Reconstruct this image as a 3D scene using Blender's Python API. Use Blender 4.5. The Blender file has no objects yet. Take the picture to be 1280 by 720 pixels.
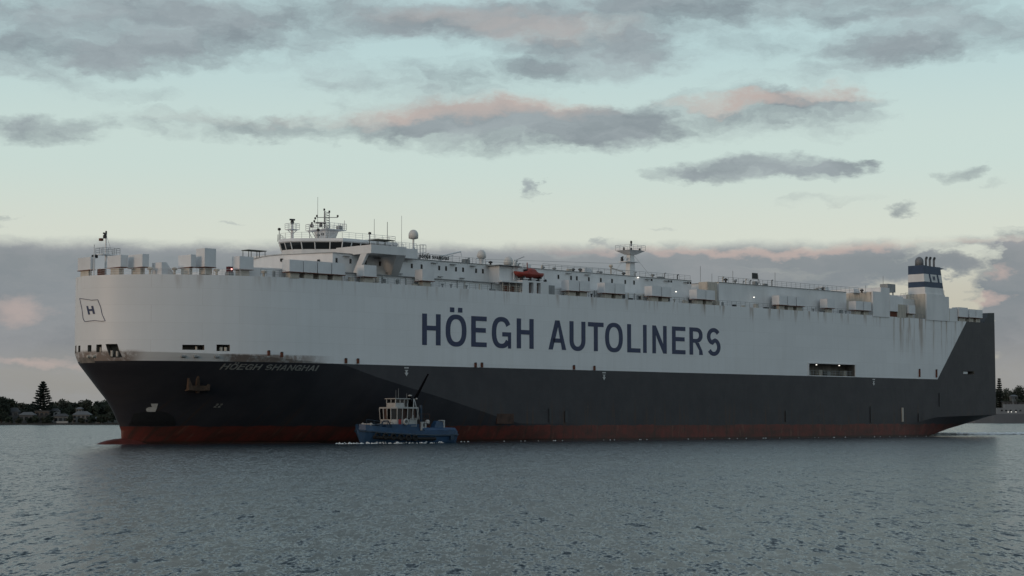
import bpy, bmesh, math, random
import numpy as np
from mathutils import Vector, Matrix

R = math.radians
scene = bpy.context.scene
col = scene.collection

# ------------------------------------------------------------------ camera
cam_d = bpy.data.cameras.new('camera')
cam = bpy.data.objects.new('camera', cam_d)
col.objects.link(cam)
scene.camera = cam
cam_d.sensor_width = 36.0
cam_d.lens = 36.0 * 2350.0 / 1280.0
cam_d.clip_start = 0.5
cam_d.clip_end = 90000.0
cam.location = (0, 0, 3.9)
cam.rotation_euler = (R(90 + 3.968), 0, 0)

# ------------------------------------------------------------------ light
SUN_TO = Vector((-0.74, -0.67, 0.0)).normalized()      # horizontal direction towards the sun
SUN_EL = R(9.0)
SUN_ROT = math.atan2(SUN_TO.x, SUN_TO.y)
sun_d = bpy.data.lights.new('sun', 'SUN')
sun_d.energy = 0.62
sun_d.angle = R(14)
sun_d.color = (1.0, 0.70, 0.48)
sun = bpy.data.objects.new('sun', sun_d)
col.objects.link(sun)
sd = Vector((SUN_TO.x * math.cos(SUN_EL), SUN_TO.y * math.cos(SUN_EL), math.sin(SUN_EL)))
sun.rotation_euler = (-sd).to_track_quat('-Z', 'Y').to_euler()
scene.view_settings.view_transform = 'Standard'
scene.view_settings.look = 'None'
scene.view_settings.exposure = 0.0
scene.view_settings.gamma = 1.0
scene.view_settings.use_curve_mapping = False
scene.cycles.max_bounces = 5
scene.cycles.diffuse_bounces = 2
scene.cycles.glossy_bounces = 2
scene.cycles.caustics_reflective = False
scene.cycles.caustics_refractive = False


# ------------------------------------------------------------------ node helper
class NT:
    def __init__(self, tree):
        self.t = tree
        self.n = tree.nodes
        self.l = tree.links

    def new(self, typ, **kw):
        n = self.n.new(typ)
        for k, v in kw.items():
            setattr(n, k, v)
        return n

    def link(self, a, b):
        self.l.new(a, b)

    def _set(self, sock, v):
        if v is None:
            return
        if hasattr(v, 'is_output'):
            self.l.new(v, sock)
        else:
            sock.default_value = v

    def math(self, op, a, b=None, c=None, clamp=False):
        n = self.n.new('ShaderNodeMath')
        n.operation = op
        n.use_clamp = clamp
        self._set(n.inputs[0], a)
        self._set(n.inputs[1], b)
        self._set(n.inputs[2], c)
        return n.outputs[0]

    def vmath(self, op, a, b=None, c=None):
        n = self.n.new('ShaderNodeVectorMath')
        n.operation = op
        self._set(n.inputs[0], a)
        self._set(n.inputs[1], b)
        self._set(n.inputs[2], c)
        return n.outputs['Value'] if op in ('DOT_PRODUCT', 'LENGTH') else n.outputs[0]

    def smooth(self, x, lo, hi, a=0.0, b=1.0):
        n = self.n.new('ShaderNodeMapRange')
        n.interpolation_type = 'SMOOTHSTEP'
        self._set(n.inputs['Value'], x)
        n.inputs['From Min'].default_value = lo
        n.inputs['From Max'].default_value = hi
        n.inputs['To Min'].default_value = a
        n.inputs['To Max'].default_value = b
        return n.outputs[0]

    def mix(self, f, a, b, typ='MIX'):
        n = self.n.new('ShaderNodeMix')
        n.data_type = 'RGBA'
        n.blend_type = typ
        self._set(n.inputs[0], f)
        self._set(n.inputs[6], a if hasattr(a, 'is_output') else (*a, 1.0)[:4])
        self._set(n.inputs[7], b if hasattr(b, 'is_output') else (*b, 1.0)[:4])
        return n.outputs[2]

    def noise(self, vec, scale=1.0, detail=4.0, rough=0.55, dist=0.0, color=False):
        n = self.n.new('ShaderNodeTexNoise')
        self._set(n.inputs['Vector'], vec)
        n.inputs['Scale'].default_value = scale
        n.inputs['Detail'].default_value = detail
        n.inputs['Roughness'].default_value = rough
        n.inputs['Distortion'].default_value = dist
        return n.outputs['Color'] if color else n.outputs[0]

    def comb(self, x, y, z):
        n = self.n.new('ShaderNodeCombineXYZ')
        for i, v in enumerate((x, y, z)):
            self._set(n.inputs[i], v)
        return n.outputs[0]

    def sep(self, v):
        n = self.n.new('ShaderNodeSeparateXYZ')
        self.l.new(v, n.inputs[0])
        return n.outputs


# ------------------------------------------------------------------ sky with clouds
world = bpy.data.worlds.new('World')
scene.world = world
world.use_nodes = True
nt = NT(world.node_tree)
nt.n.clear()
w_out = nt.new('ShaderNodeOutputWorld')
w_bg = nt.new('ShaderNodeBackground')
w_bg.inputs['Strength'].default_value = 0.1
nt.link(w_bg.outputs[0], w_out.inputs[0])
sky = nt.new('ShaderNodeTexSky', sky_type='NISHITA')
sky.sun_disc = False
sky.sun_elevation = SUN_EL
sky.sun_rotation = SUN_ROT
sky.altitude = 0
sky.air_density = 1.0
sky.dust_density = 1.5
sky.ozone_density = 1.0
tc = nt.new('ShaderNodeTexCoord')
dx, dy, dz = nt.sep(tc.outputs['Generated'])[:3]
az = nt.math('ARCTAN2', dx, dy)
el = nt.math('ARCSINE', dz)
U = nt.math('MULTIPLY', az, 23.5)            # azimuth, 1 unit = 2.44 degrees
V = nt.math('MULTIPLY', el, 23.5)            # elevation, the same unit
SKY_GAIN = 7.0
base = nt.mix(1.0, sky.outputs[0], (0.0, 0.0, 0.0), 'ADD')
skycol = sky.outputs[0]
# even dusk veil over the clear air: pale green-grey near the horizon, cooler overhead
veil = nt.new('ShaderNodeValToRGB')
veil.color_ramp.interpolation = 'EASE'
vr = veil.color_ramp.elements
vr[0].position = 0.0
vr[0].color = (0.62, 0.58, 0.46, 1)
vr[1].position = 1.0
vr[1].color = (0.30, 0.36, 0.44, 1)
for p, c in ((0.04, (0.63, 0.60, 0.50)), (0.058, (0.70, 0.735, 0.65)), (0.09, (0.62, 0.745, 0.70)), (0.13, (0.525, 0.70, 0.71)), (0.20, (0.44, 0.60, 0.67)), (0.35, (0.37, 0.47, 0.56))):
    e = vr.new(p)
    e.color = (*c, 1)
nt.link(nt.math('MULTIPLY', V, 1 / 36.9, clamp=True), veil.inputs[0])
veil10 = nt.vmath('SCALE', veil.outputs[0])
veil10.node.inputs['Scale'].default_value = 10.0
clear = nt.mix(0.88, skycol, veil10)

pv = nt.comb(U, V, 0.0)
wn1 = nt.noise(nt.vmath('MULTIPLY', pv, (0.55, 1.1, 1)), 1.0, 3, 0.5, color=True)
wn2 = nt.noise(nt.vmath('MULTIPLY', pv, (2.3, 4.6, 1)), 1.0, 4, 0.62, color=True)
w1 = nt.vmath('MULTIPLY', nt.vmath('SUBTRACT', wn1, (0.5, 0.5, 0.5)), (1.3, 0.45, 0))
w2 = nt.vmath('MULTIPLY', nt.vmath('SUBTRACT', wn2, (0.5, 0.5, 0.5)), (0.95, 0.36, 0))
pw = nt.vmath('ADD', nt.vmath('ADD', pv, w1), w2)


def blobs(lst, vec):
    acc = None
    for (px, py, rx, ry, a) in lst:      # centre and radii in hundredths of the unit above
        cu, cv = (px - 640) / 100.0, (523 - py) / 100.0
        iu, iv = 100.0 / rx, 100.0 / ry
        q = nt.vmath('MULTIPLY_ADD', vec, (iu, iv, 0), (-cu * iu, -cv * iv, 0))
        d = nt.vmath('DOT_PRODUCT', q, q)
        g = nt.math('MULTIPLY_ADD', d, -a, a)
        g = nt.math('MAXIMUM', g, 0.0)
        acc = g if acc is None else nt.math('ADD', acc, g)
    return acc


CL = [(90, 45, 260, 48, .9), (40, 95, 130, 30, .7), (180, 88, 120, 22, .7), (380, 25, 300, 40, .8), (690, 30, 260, 42, 1.0),
      (740, 75, 150, 30, .8), (1000, 10, 260, 34, .9), (1180, 55, 190, 42, .8), (1110, 78, 110, 22, .6), (300, 70, 190, 26, .5), (560, 95, 230, 26, .45), (900, 60, 160, 30, .4), (1010, 100, 150, 18, .35), (130, 125, 120, 14, .3), (420, 110, 140, 14, .25),
      (45, 172, 110, 26, .9), (250, 160, 170, 24, .55), (420, 158, 150, 20, .5),
      (560, 140, 190, 32, .75), (650, 165, 200, 40, .95), (760, 160, 110, 36, .9), (940, 145, 190, 38, .8), (1010, 125, 120, 16, .55),
      (955, 212, 120, 22, 1.1), (850, 217, 75, 12, .7), (1030, 210, 45, 12, .7), (669, 234, 17, 15, .9), (1190, 222, 30, 13, .7),
      (1122, 270, 24, 11, .8), (1030, 255, 60, 10, .35), (282, 281, 26, 4, .6), (5, 284, 30, 4, .4), (835, 284, 25, 4, .4), (1240, 238, 26, 8, .35),
      (745, 302, 18, 9, .9), (1262, 380, 70, 80, 1.5), (1270, 330, 40, 40, .6)]
dens_s = blobs(CL, pw)
# scattered cloud all round, as the visible part of the sky implies
gn = nt.noise(nt.vmath('MULTIPLY', pw, (0.22, 0.42, 1)), 1.0, 5, 0.58)
gen_hi = nt.smooth(V, 4.4, 6.5)
gen_side = nt.smooth(nt.math('ABSOLUTE', U), 6.6, 9.5)
gen_w = nt.math('MAXIMUM', gen_hi, gen_side)
gen = nt.math('MULTIPLY', nt.math('MULTIPLY', nt.smooth(gn, 0.40, 0.64), gen_w), 1.0)
fine = nt.noise(nt.vmath('MULTIPLY', pw, (1.5, 3.2, 1)), 1.0, 6, 0.6)
dens = nt.math('ADD', dens_s, nt.math('MULTIPLY', nt.math('SUBTRACT', fine, 0.5), 1.35))
dens = nt.math('MULTIPLY', dens, nt.smooth(dens_s, 0.0, 0.12))
dens = nt.smooth(dens, 0.0, 1.2, 0.0, 0.86)
dens = nt.math('MAXIMUM', dens, nt.math('MULTIPLY', gen, 0.9))
# low cloud bank along the horizon
bank_y = nt.math('ADD', V, nt.math('MULTIPLY', nt.math('SUBTRACT', fine, 0.5), 0.20))
bank = nt.smooth(bank_y, 2.24, 2.04, 0.0, 0.95)
gaps = blobs([(1180, 385, 110, 78, 2.0), (1230, 330, 60, 14, .5), (1010, 340, 80, 7, .3), (960, 333, 60, 5, .3), (1200, 430, 60, 40, .8), (690, 318, 70, 5, .3)], pw)
bank = nt.math('MULTIPLY', bank, nt.math('SUBTRACT', 1.0, nt.math('MULTIPLY', nt.smooth(gaps, 0.1, 1.0), 0.85)))
rc = blobs([(1268, 385, 62, 72, 1.5), (1270, 335, 40, 40, .8), (1165, 338, 75, 17, .9), (1110, 345, 70, 20, .7), (1262, 450, 50, 40, .8)], pw)
bank = nt.math('MAXIMUM', bank, nt.smooth(rc, 0.05, 0.7, 0.0, 0.95))
cover = nt.math('MAXIMUM', dens, bank)
# cloud colours (dusk): slate bodies, warm low sun catching some tops
lum = nt.noise(nt.vmath('MULTIPLY', pw, (0.5, 1.3, 1)), 1.0, 5, 0.6)
body = nt.mix(nt.smooth(lum, 0.33, 0.70), (1.95, 2.28, 2.60), (3.30, 3.72, 4.0))
bankc = nt.new('ShaderNodeValToRGB')
br = bankc.color_ramp.elements
br[0].position = 0.0
br[0].color = (0.27, 0.265, 0.25, 1)
br[1].position = 1.0
br[1].color = (0.31, 0.325, 0.35, 1)
for p, c in ((0.26, (0.30, 0.295, 0.28)), (0.42, (0.212, 0.228, 0.248)), (0.70, (0.188, 0.224, 0.252)), (0.90, (0.21, 0.240, 0.262))):
    e = br.new(p)
    e.color = (*c, 1)
nt.link(nt.math('MULTIPLY', bank_y, 1 / 2.2, clamp=True), bankc.inputs[0])
bankcol = nt.vmath('SCALE', bankc.outputs[0])
bankcol.node.inputs['Scale'].default_value = 10.0
bankcol = nt.mix(nt.smooth(lum, 0.3, 0.72, 0.0, 0.65), bankcol, (3.1, 3.2, 3.35))
ccol = nt.mix(nt.smooth(V, 2.25, 2.1), body, bankcol)
pink = blobs([(600, 135, 210, 20, .8), (690, 125, 90, 14, .7), (920, 128, 110, 14, 1.0), (1050, 118, 70, 12, 1.1), (450, 148, 120, 14, .6),
              (700, 40, 160, 20, .5), (560, 22, 130, 16, .4), (45, 388, 58, 22, .62), (55, 450, 62, 9, .6), (1000, 312, 420, 8, .75), (640, 306, 200, 5, .3),
              (1243, 351, 22, 13, .65), (1220, 384, 30, 8, .75), (240, 150, 150, 14, .35)], pw)
pink_gen = nt.math('MULTIPLY', nt.smooth(nt.noise(nt.vmath('MULTIPLY', pw, (0.3, 0.9, 1)), 1.0, 4, 0.5), 0.55, 0.75, 0.0, 0.5), gen_w)
pk = nt.math('MAXIMUM', nt.smooth(pink, 0.0, 1.0, 0.0, 0.9), pink_gen)
ccol = nt.mix(pk, ccol, (5.2, 4.1, 3.75))
final = nt.mix(cover, clear, ccol)
nt.link(final, w_bg.inputs[0])


# ------------------------------------------------------------------ materials
MATS = {}


def mat(name, color, rough=0.6, metal=0.0, noise=0.0, nscale=1.0, rust=0.0, rust_scale=0.5, emit=None, vstretch=1.0, bump=0.0, rust_col=(0.16, 0.065, 0.025)):
    if name in MATS:
        return MATS[name]
    m = bpy.data.materials.new(name)
    m.use_nodes = True
    k = NT(m.node_tree)
    b = k.n['Principled BSDF']
    b.inputs['Roughness'].default_value = rough
    b.inputs['Metallic'].default_value = metal
    tcn = k.new('ShaderNodeTexCoord')
    co = tcn.outputs['Object']
    if vstretch != 1.0:
        co = k.vmath('MULTIPLY', co, (1, 1, vstretch))
    c = k.mix(0.0, color, color)
    nz = k.noise(co, nscale, 5, 0.6)
    f = k.smooth(nz, 0.3, 0.75)
    dark = tuple(x * (1 - noise) for x in color)
    c = k.mix(f, color, dark)
    if rust > 0:
        rn = k.noise(co, rust_scale, 6, 0.65)
        c = k.mix(k.smooth(rn, 0.78 - rust * 0.42, 0.90 - rust * 0.32, 0.0, 0.9), c, rust_col)
    k.link(c, b.inputs['Base Color'])
    if bump > 0:
        bn = k.new('ShaderNodeBump')
        bn.inputs['Strength'].default_value = bump
        bn.inputs['Distance'].default_value = 0.05
        k.link(k.noise(co, nscale * 3, 4, 0.6), bn.inputs['Height'])
        k.link(bn.outputs[0], b.inputs['Normal'])
    if emit:
        b.inputs['Emission Color'].default_value = (*emit[0], 1)
        b.inputs['Emission Strength'].default_value = emit[1]
    MATS[name] = m
    return m


M_white = mat('ship_white_paint', (0.76, 0.755, 0.75), 0.45, noise=0.16, nscale=0.35, rust=0.22, rust_scale=1.3, vstretch=0.35)
M_vent = mat('vent_white_paint', (0.76, 0.76, 0.765), 0.42, noise=0.12, nscale=0.7, rust=0.10, rust_scale=1.2, vstretch=0.5)
M_rusty = mat('rusted_white_paint', (0.60, 0.54, 0.46), 0.7, noise=0.3, nscale=1.1, rust=0.48, rust_scale=0.9, vstretch=0.3)
M_rustred = mat('bare_rust', (0.17, 0.055, 0.03), 0.85, noise=0.5, nscale=2.0)
M_grey = mat('grey_deck_paint', (0.30, 0.31, 0.31), 0.6, noise=0.25, nscale=0.8, rust=0.2)
M_dark = mat('black_fittings', (0.02, 0.021, 0.023), 0.5, noise=0.3, nscale=3)
M_glass = mat('dark_window_glass', (0.012, 0.014, 0.016), 0.08)
M_navy = mat('navy_lettering', (0.032, 0.046, 0.110), 0.45, noise=0.25, nscale=1.5)
M_funnelnavy = mat('funnel_navy', (0.032, 0.062, 0.120), 0.45, noise=0.2, nscale=0.6)
M_doubler = mat('rusted_doubler', (0.075, 0.040, 0.028), 0.8, noise=0.5, nscale=1.0, rust=0.3)
M_boom = mat('black_boom_paint', (0.004, 0.004, 0.005), 0.95)
M_boom.node_tree.nodes['Principled BSDF'].inputs['Specular IOR Level'].default_value = 0.05
M_anchor = mat('rusted_anchor', (0.105, 0.064, 0.042), 0.85, noise=0.5, nscale=1.2, rust=0.4)
M_letter = mat('faded_white_lettering', (0.33, 0.325, 0.30), 0.6, noise=0.5, nscale=2.0, rust=0.2)
M_mark = mat('white_marks', (0.62, 0.62, 0.60), 0.6, noise=0.3, nscale=2.0)
M_hulldark = mat('charcoal_hull_paint', (0.040, 0.044, 0.050), 0.5, noise=0.25, nscale=0.4)
M_red = mat('orange_red_boat', (0.33, 0.045, 0.028), 0.5, noise=0.35, nscale=1.5)
M_pipe = mat('grey_exhaust', (0.17, 0.175, 0.185), 0.5, noise=0.3, nscale=1.0)
M_lamp = mat('lit_lamp', (0.9, 0.9, 0.85), 0.4, emit=((1.0, 0.95, 0.85), 1.6))
M_redlamp = mat('lit_red_lamp', (0.8, 0.2, 0.2), 0.4, emit=((1.0, 0.45, 0.40), 3.0))
M_redscreen = mat('red_light_screen', (0.10, 0.01, 0.012), 0.6, noise=0.2, nscale=2)
M_canvas = mat('olive_canopy', (0.10, 0.105, 0.085), 0.8, noise=0.3, nscale=1.0)
M_dome = mat('radome_plastic', (0.62, 0.60, 0.57), 0.4, noise=0.1, nscale=1.0)
M_inside = mat('opening_interior', (0.24, 0.215, 0.19), 0.8, noise=0.5, nscale=0.8, rust=0.3)


# ------------------------------------------------------------------ mesh builder
class MB:
    """collects simple solids in (s aft, t port, z up) or plain xyz and links them as one mesh"""

    def __init__(self, flip=True):
        self.v, self.f, self.m = [], [], []
        self.flip = flip

    def add(self, verts, faces, mi=0):
        o = len(self.v)
        for p in verts:
            self.v.append((p[0], -p[1], p[2]) if self.flip else tuple(p))
        for fc in faces:
            self.f.append(tuple(i + o for i in fc))
            self.m.append(mi)
        return self

    def box(self, a0, a1, b0, b1, z0, z1, mi=0):
        vs = [(a0, b0, z0), (a1, b0, z0), (a1, b1, z0), (a0, b1, z0), (a0, b0, z1), (a1, b0, z1), (a1, b1, z1), (a0, b1, z1)]
        return self.add(vs, [(0, 3, 2, 1), (4, 5, 6, 7), (0, 1, 5, 4), (1, 2, 6, 5), (2, 3, 7, 6), (3, 0, 4, 7)], mi)

    def hexa(self, bot, top, mi=0):
        n = len(bot)
        fs = [tuple(range(n))[::-1], tuple(range(n, 2 * n))] + [(i, (i + 1) % n, n + (i + 1) % n, n + i) for i in range(n)]
        return self.add(list(bot) + list(top), fs, mi)

    def prism(self, poly, z0, z1, mi=0):
        return self.hexa([(x, y, z0) for x, y in poly], [(x, y, z1) for x, y in poly], mi)

    def tube(self, p, q, r, r2=None, n=6, mi=0):
        p, q = Vector(p), Vector(q)
        d = q - p
        if d.length < 1e-6:
            return self
        d.normalize()
        a = d.orthogonal().normalized()
        b = d.cross(a)
        r2 = r if r2 is None else r2
        vs = []
        for c, rr in ((p, r), (q, r2)):
            for i in range(n):
                an = 2 * math.pi * i / n
                vs.append(c + a * (rr * math.cos(an)) + b * (rr * math.sin(an)))
        fs = [tuple(range(n))[::-1], tuple(range(n, 2 * n))] + [(i, (i + 1) % n, n + (i + 1) % n, n + i) for i in range(n)]
        return self.add(vs, fs, mi)

    def lathe(self, c, prof, n=14, mi=0):
        vs, fs = [], []
        for (r, z) in prof:
            for i in range(n):
                an = 2 * math.pi * i / n
                vs.append((c[0] + r * math.cos(an), c[1] + r * math.sin(an), c[2] + z))
        for j in range(len(prof) - 1):
            for i in range(n):
                fs.append((j * n + i, j * n + (i + 1) % n, (j + 1) * n + (i + 1) % n, (j + 1) * n + i))
        fs.append(tuple(range(n))[::-1])
        fs.append(tuple(range((len(prof) - 1) * n, len(prof) * n)))
        return self.add(vs, fs, mi)

    def rail(self, pts, h=1.0, step=1.5, r=0.03, bars=3):
        for p, q in zip(pts[:-1], pts[1:]):
            p, q = Vector(p), Vector(q)
            L = (q - p).length
            n = max(1, int(round(L / step)))
            for i in range(n + 1):
                c = p.lerp(q, i / n)
                self.tube(c, c + Vector((0, 0, h)), r, n=4)
            for k in range(bars):
                dzv = Vector((0, 0, h * (k + 1) / bars))
                self.tube(p + dzv, q + dzv, r * (1.15 if k == bars - 1 else 0.75), n=4)
        return self

    def mesh(self, name, mats, smooth=False):
        me = bpy.data.meshes.new(name)
        me.from_pydata(self.v, [], self.f)
        for mm in (mats if isinstance(mats, (list, tuple)) else [mats]):
            me.materials.append(mm)
        me.polygons.foreach_set('material_index', self.m)
        bm = bmesh.new()
        bm.from_mesh(me)
        bmesh.ops.recalc_face_normals(bm, faces=bm.faces)
        bm.to_mesh(me)
        bm.free()
        if smooth:
            me.polygons.foreach_set('use_smooth', [True] * len(me.polygons))
        me.update()
        return me

    def build(self, name, mats, parent=None, smooth=False, loc=None):
        o = bpy.data.objects.new(name, self.mesh(name, mats, smooth))
        col.objects.link(o)
        if parent:
            o.parent = parent
        if loc:
            o.location = loc
        return o


def tag(o, label=None, cat=None, group=None, kind=None):
    if label:
        o['label'] = label
    if cat:
        o['category'] = cat
    if group:
        o['group'] = group
    if kind:
        o['kind'] = kind
    return o


def empty(name, loc=(0, 0, 0), rz=0.0):
    o = bpy.data.objects.new(name, None)
    col.objects.link(o)
    o.location = loc
    o.rotation_euler = (0, 0, rz)
    o.empty_display_size = 0.5
    return o


def share(obj, parent, loc, name=None, rz=0.0, scale=None):
    c = bpy.data.objects.new(name or obj.name.split('.')[0], obj.data)
    col.objects.link(c)
    c.parent = parent
    c.location = loc
    c.rotation_euler = (0, 0, rz)
    if scale:
        c.scale = scale
    return c


# ------------------------------------------------------------------ water
def build_water():
    rng = np.random.default_rng(7)
    ys = [-400, -120, -30, 10, 24]
    y = 30.0
    while y < 520:
        ys.append(y)
        y *= 1.0046
    while y < 60000:
        ys.append(y)
        y *= 1.06
    ys = np.array(ys)
    xi = np.arange(-62, 62.01, 0.36)
    xo = [62.0]
    stp = 0.36
    while xo[-1] < 60000:
        stp *= 1.045 if xo[-1] < 200 else 1.15
        xo.append(xo[-1] + stp)
    xo = np.array(xo[1:])
    xs = np.concatenate([-xo[::-1], xi, xo])
    X, Y = np.meshgrid(xs, ys)
    sx = np.gradient(xs)[None, :] * np.ones_like(Y)
    sy = np.gradient(ys)[:, None] * np.ones_like(X)
    sp = np.maximum(sx, sy)
    Z = np.zeros_like(X)
    main = R(176)
    for i in range(54):
        lam = 1.0 * (3.6 / 1.0) ** rng.random()
        ang = main + rng.normal(0, 0.55)
        kx, ky = 2 * math.pi / lam * math.cos(ang), 2 * math.pi / lam * math.sin(ang)
        amp = 0.0011 * lam ** 0.9 * rng.uniform(0.6, 1.4)
        fade = np.clip((lam / sp - 2.2) / 2.5, 0, 1)
        ph = X * kx + Y * ky + rng.uniform(0, 6.28)
        Z += amp * fade * (np.sin(ph) + 0.25 * np.sin(2 * ph + 1.3))
    ny, nx = X.shape
    co = np.stack([X, Y, Z], -1).reshape(-1, 3)
    idx = np.arange(ny * nx).reshape(ny, nx)
    quads = np.stack([idx[:-1, :-1], idx[:-1, 1:], idx[1:, 1:], idx[1:, :-1]], -1).reshape(-1, 4)
    me = bpy.data.meshes.new('water')
    me.vertices.add(len(co))
    me.vertices.foreach_set('co', co.ravel())
    me.loops.add(quads.size)
    me.loops.foreach_set('vertex_index', quads.ravel().astype(np.int32))
    me.polygons.add(len(quads))
    me.polygons.foreach_set('loop_start', np.arange(0, quads.size, 4, dtype=np.int32))
    me.polygons.foreach_set('use_smooth', np.ones(len(quads), dtype=bool))
    me.update()
    me.validate()
    m = bpy.data.materials.new('harbour_water')
    m.use_nodes = True
    k = NT(m.node_tree)
    b = k.n['Principled BSDF']
    b.inputs['Base Color'].default_value = (0.016, 0.032, 0.040, 1)
    b.inputs['Roughness'].default_value = 0.20
    b.inputs['IOR'].default_value = 1.333
    g = k.new('ShaderNodeNewGeometry')
    pos = g.outputs['Position']
    gust = k.smooth(k.noise(k.vmath('MULTIPLY', pos, (0.010, 0.035, 1)), 1.0, 4, 0.55), 0.35, 0.65, 0.90, 1.10)
    slope = None
    for (fx, fy, amp) in ((8.5, 2.4, 0.95), (3.6, 0.78, 0.80), (1.4, 0.21, 0.42)):
        nz = k.noise(k.vmath('MULTIPLY', pos, (fx, fy, 1)), 1.0, 2, 0.55, 0.0, color=True)
        sl = k.vmath('MULTIPLY', k.vmath('SUBTRACT', nz, (0.5, 0.5, 0.5)), (amp * 0.75, amp * 1.6, 0))
        slope = sl if slope is None else k.vmath('ADD', slope, sl)
    scl = k.vmath('SCALE', slope)
    k.link(gust, scl.node.inputs['Scale'])
    nrm = k.vmath('NORMALIZE', k.vmath('ADD', g.outputs['Normal'], scl))
    k.link(nrm, b.inputs['Normal'])
    me.materials.append(m)
    o = bpy.data.objects.new('water', me)
    col.objects.link(o)
    tag(o, kind='structure')
    return o


build_water()

# ------------------------------------------------------------------ the car carrier
AFT = Vector((0.71657, 0.69751, 0))
SHIP_O = Vector((-64.3287, 282.2586, 0.0))
SHIP_RZ = math.atan2(AFT.y, AFT.x)
B = 16.13
ship = empty('car_carrier', SHIP_O, SHIP_RZ)
tag(ship, 'huge white and charcoal car carrier ship with HÖEGH AUTOLINERS lettering along its side', 'ship')

ZK = [(0, 13.9), (17, 13.55), (21.5, 13.36), (32.3, 12.61), (37, 12.4), (43.7, 10.54), (52.2, 8.59), (58.4, 7.2), (70.3, 4.3), (76, 3.0), (196, 3.0), (204, 4.2), (228.2, 4.75)]
ST = [(-9, 6.8), (1.0, 6.8), (2.6, 6.8), (3.05, 6.35), (4.87, 5.66), (6.68, 4.64), (8.48, 3.2), (12.3, 0.35), (13.9, 0), (40, 0)]
LEND = 228.2


def zk(s):
    return float(np.interp(s, *zip(*ZK)))


def stem(z):
    return float(np.interp(z, *zip(*ST)))


def ztop(s):
    return 25.6 - 0.32 * max(0.0, 1 - s / 28.0)


def zbot(s):
    return float(np.interp(s, [0, 192, 202.3, 216, 228.2], [-3.0, -3.0, -0.1, 2.1, 4.45]))


def bt(s):
    s = max(0.0, min(s, 30.0))
    return B * math.sqrt(max(0.0, 1 - (1 - s / 30.0) ** 2))


def half(s, z):
    k_ = zk(s)
    if s > 150:
        if z >= k_:
            return B
        zb = zbot(s)
        v = max(0.0, min(1.0, (z - zb) / max(0.01, k_ - zb)))
        return B - (1 - v) * float(np.interp(s, [190, 214, 229], [0, 3.0, 1.5]))
    if z >= k_:
        return bt(s)
    v = max(0.0, min(1.0, z / k_))
    d = s - stem(z)
    if d <= 0:
        return 0.0
    b_w = B * (1 - (1 - min(d / 90.0, 1)) ** 2) ** 0.97
    b_t = B * (1 - (1 - min(d / 30.0, 1)) ** 2) ** 0.5
    return b_w + (b_t - b_w) * v ** 0.82


def build_hull():
    us = np.concatenate([np.linspace(0, 1, 44)[:-1] ** 2.0 * 34, np.linspace(34, 110, 46)[:-1], np.linspace(110, 192, 22)[:-1], np.linspace(192, LEND, 22)])
    nlow, nup = 20, 9
    rows = []
    for j in range(nlow + nup + 1):
        row = []
        for u in us:
            if j <= nlow:
                v = j / nlow
                s = u
                for _ in range(30):
                    z = zbot(s) + (zk(s) - zbot(s)) * v
                    s0 = stem(z)
                    s = s0 + u * (LEND - s0) / LEND
                z = zbot(s) + (zk(s) - zbot(s)) * v
                b = 0.0 if u == 0 else half(s, z)
                row.append((s, b, z))
            else:
                v = (j - nlow) / nup
                s = u
                z = zk(s) + (ztop(s) - zk(s)) * v
                row.append((s, bt(s), z))
        rows.append(row)
    nr, nc = len(rows), len(us)
    verts, ip, is_ = [], [], []
    for j in range(nr):
        a, c = [], []
        for i in range(nc):
            s, b, z = rows[j][i]
            if i == 0:
                verts.append((s, 0, z))
                a.append(len(verts) - 1)
                c.append(len(verts) - 1)
            else:
                verts.append((s, -b, z))
                a.append(len(verts) - 1)
                verts.append((s, b, z))
                c.append(len(verts) - 1)
        ip.append(a)
        is_.append(c)
    faces = []
    for j in range(nr - 1):
        for i in range(nc - 1):
            for ix in (ip, is_):
                q = [ix[j][i], ix[j][i + 1], ix[j + 1][i + 1], ix[j + 1][i]]
                faces.append(q)
        faces.append([ip[j][-1], is_[j][-1], is_[j + 1][-1], ip[j + 1][-1]])
    for j in (0, nr - 1):
        for i in range(nc - 1):
            if i == 0:
                faces.append([ip[j][0], ip[j][1], is_[j][1]])
            else:
                faces.append([ip[j][i], ip[j][i + 1], is_[j][i + 1], is_[j][i]])
    me = bpy.data.meshes.new('hull')
    me.from_pydata(verts, [], faces)
    bm = bmesh.new()
    bm.from_mesh(me)
    bmesh.ops.recalc_face_normals(bm, faces=bm.faces)
    for e in bm.edges:
        if len(e.link_faces) == 2 and e.calc_face_angle(0) > R(14):
            e.smooth = False
        a_, b_ = e.verts
        if a_.co.x < 100 and abs(a_.co.z - zk(a_.co.x)) < 1e-3 and abs(b_.co.z - zk(b_.co.x)) < 1e-3:
            e.smooth = False
    for f in bm.faces:
        f.smooth = True
    bm.to_mesh(me)
    bm.free()
    return me


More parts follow.
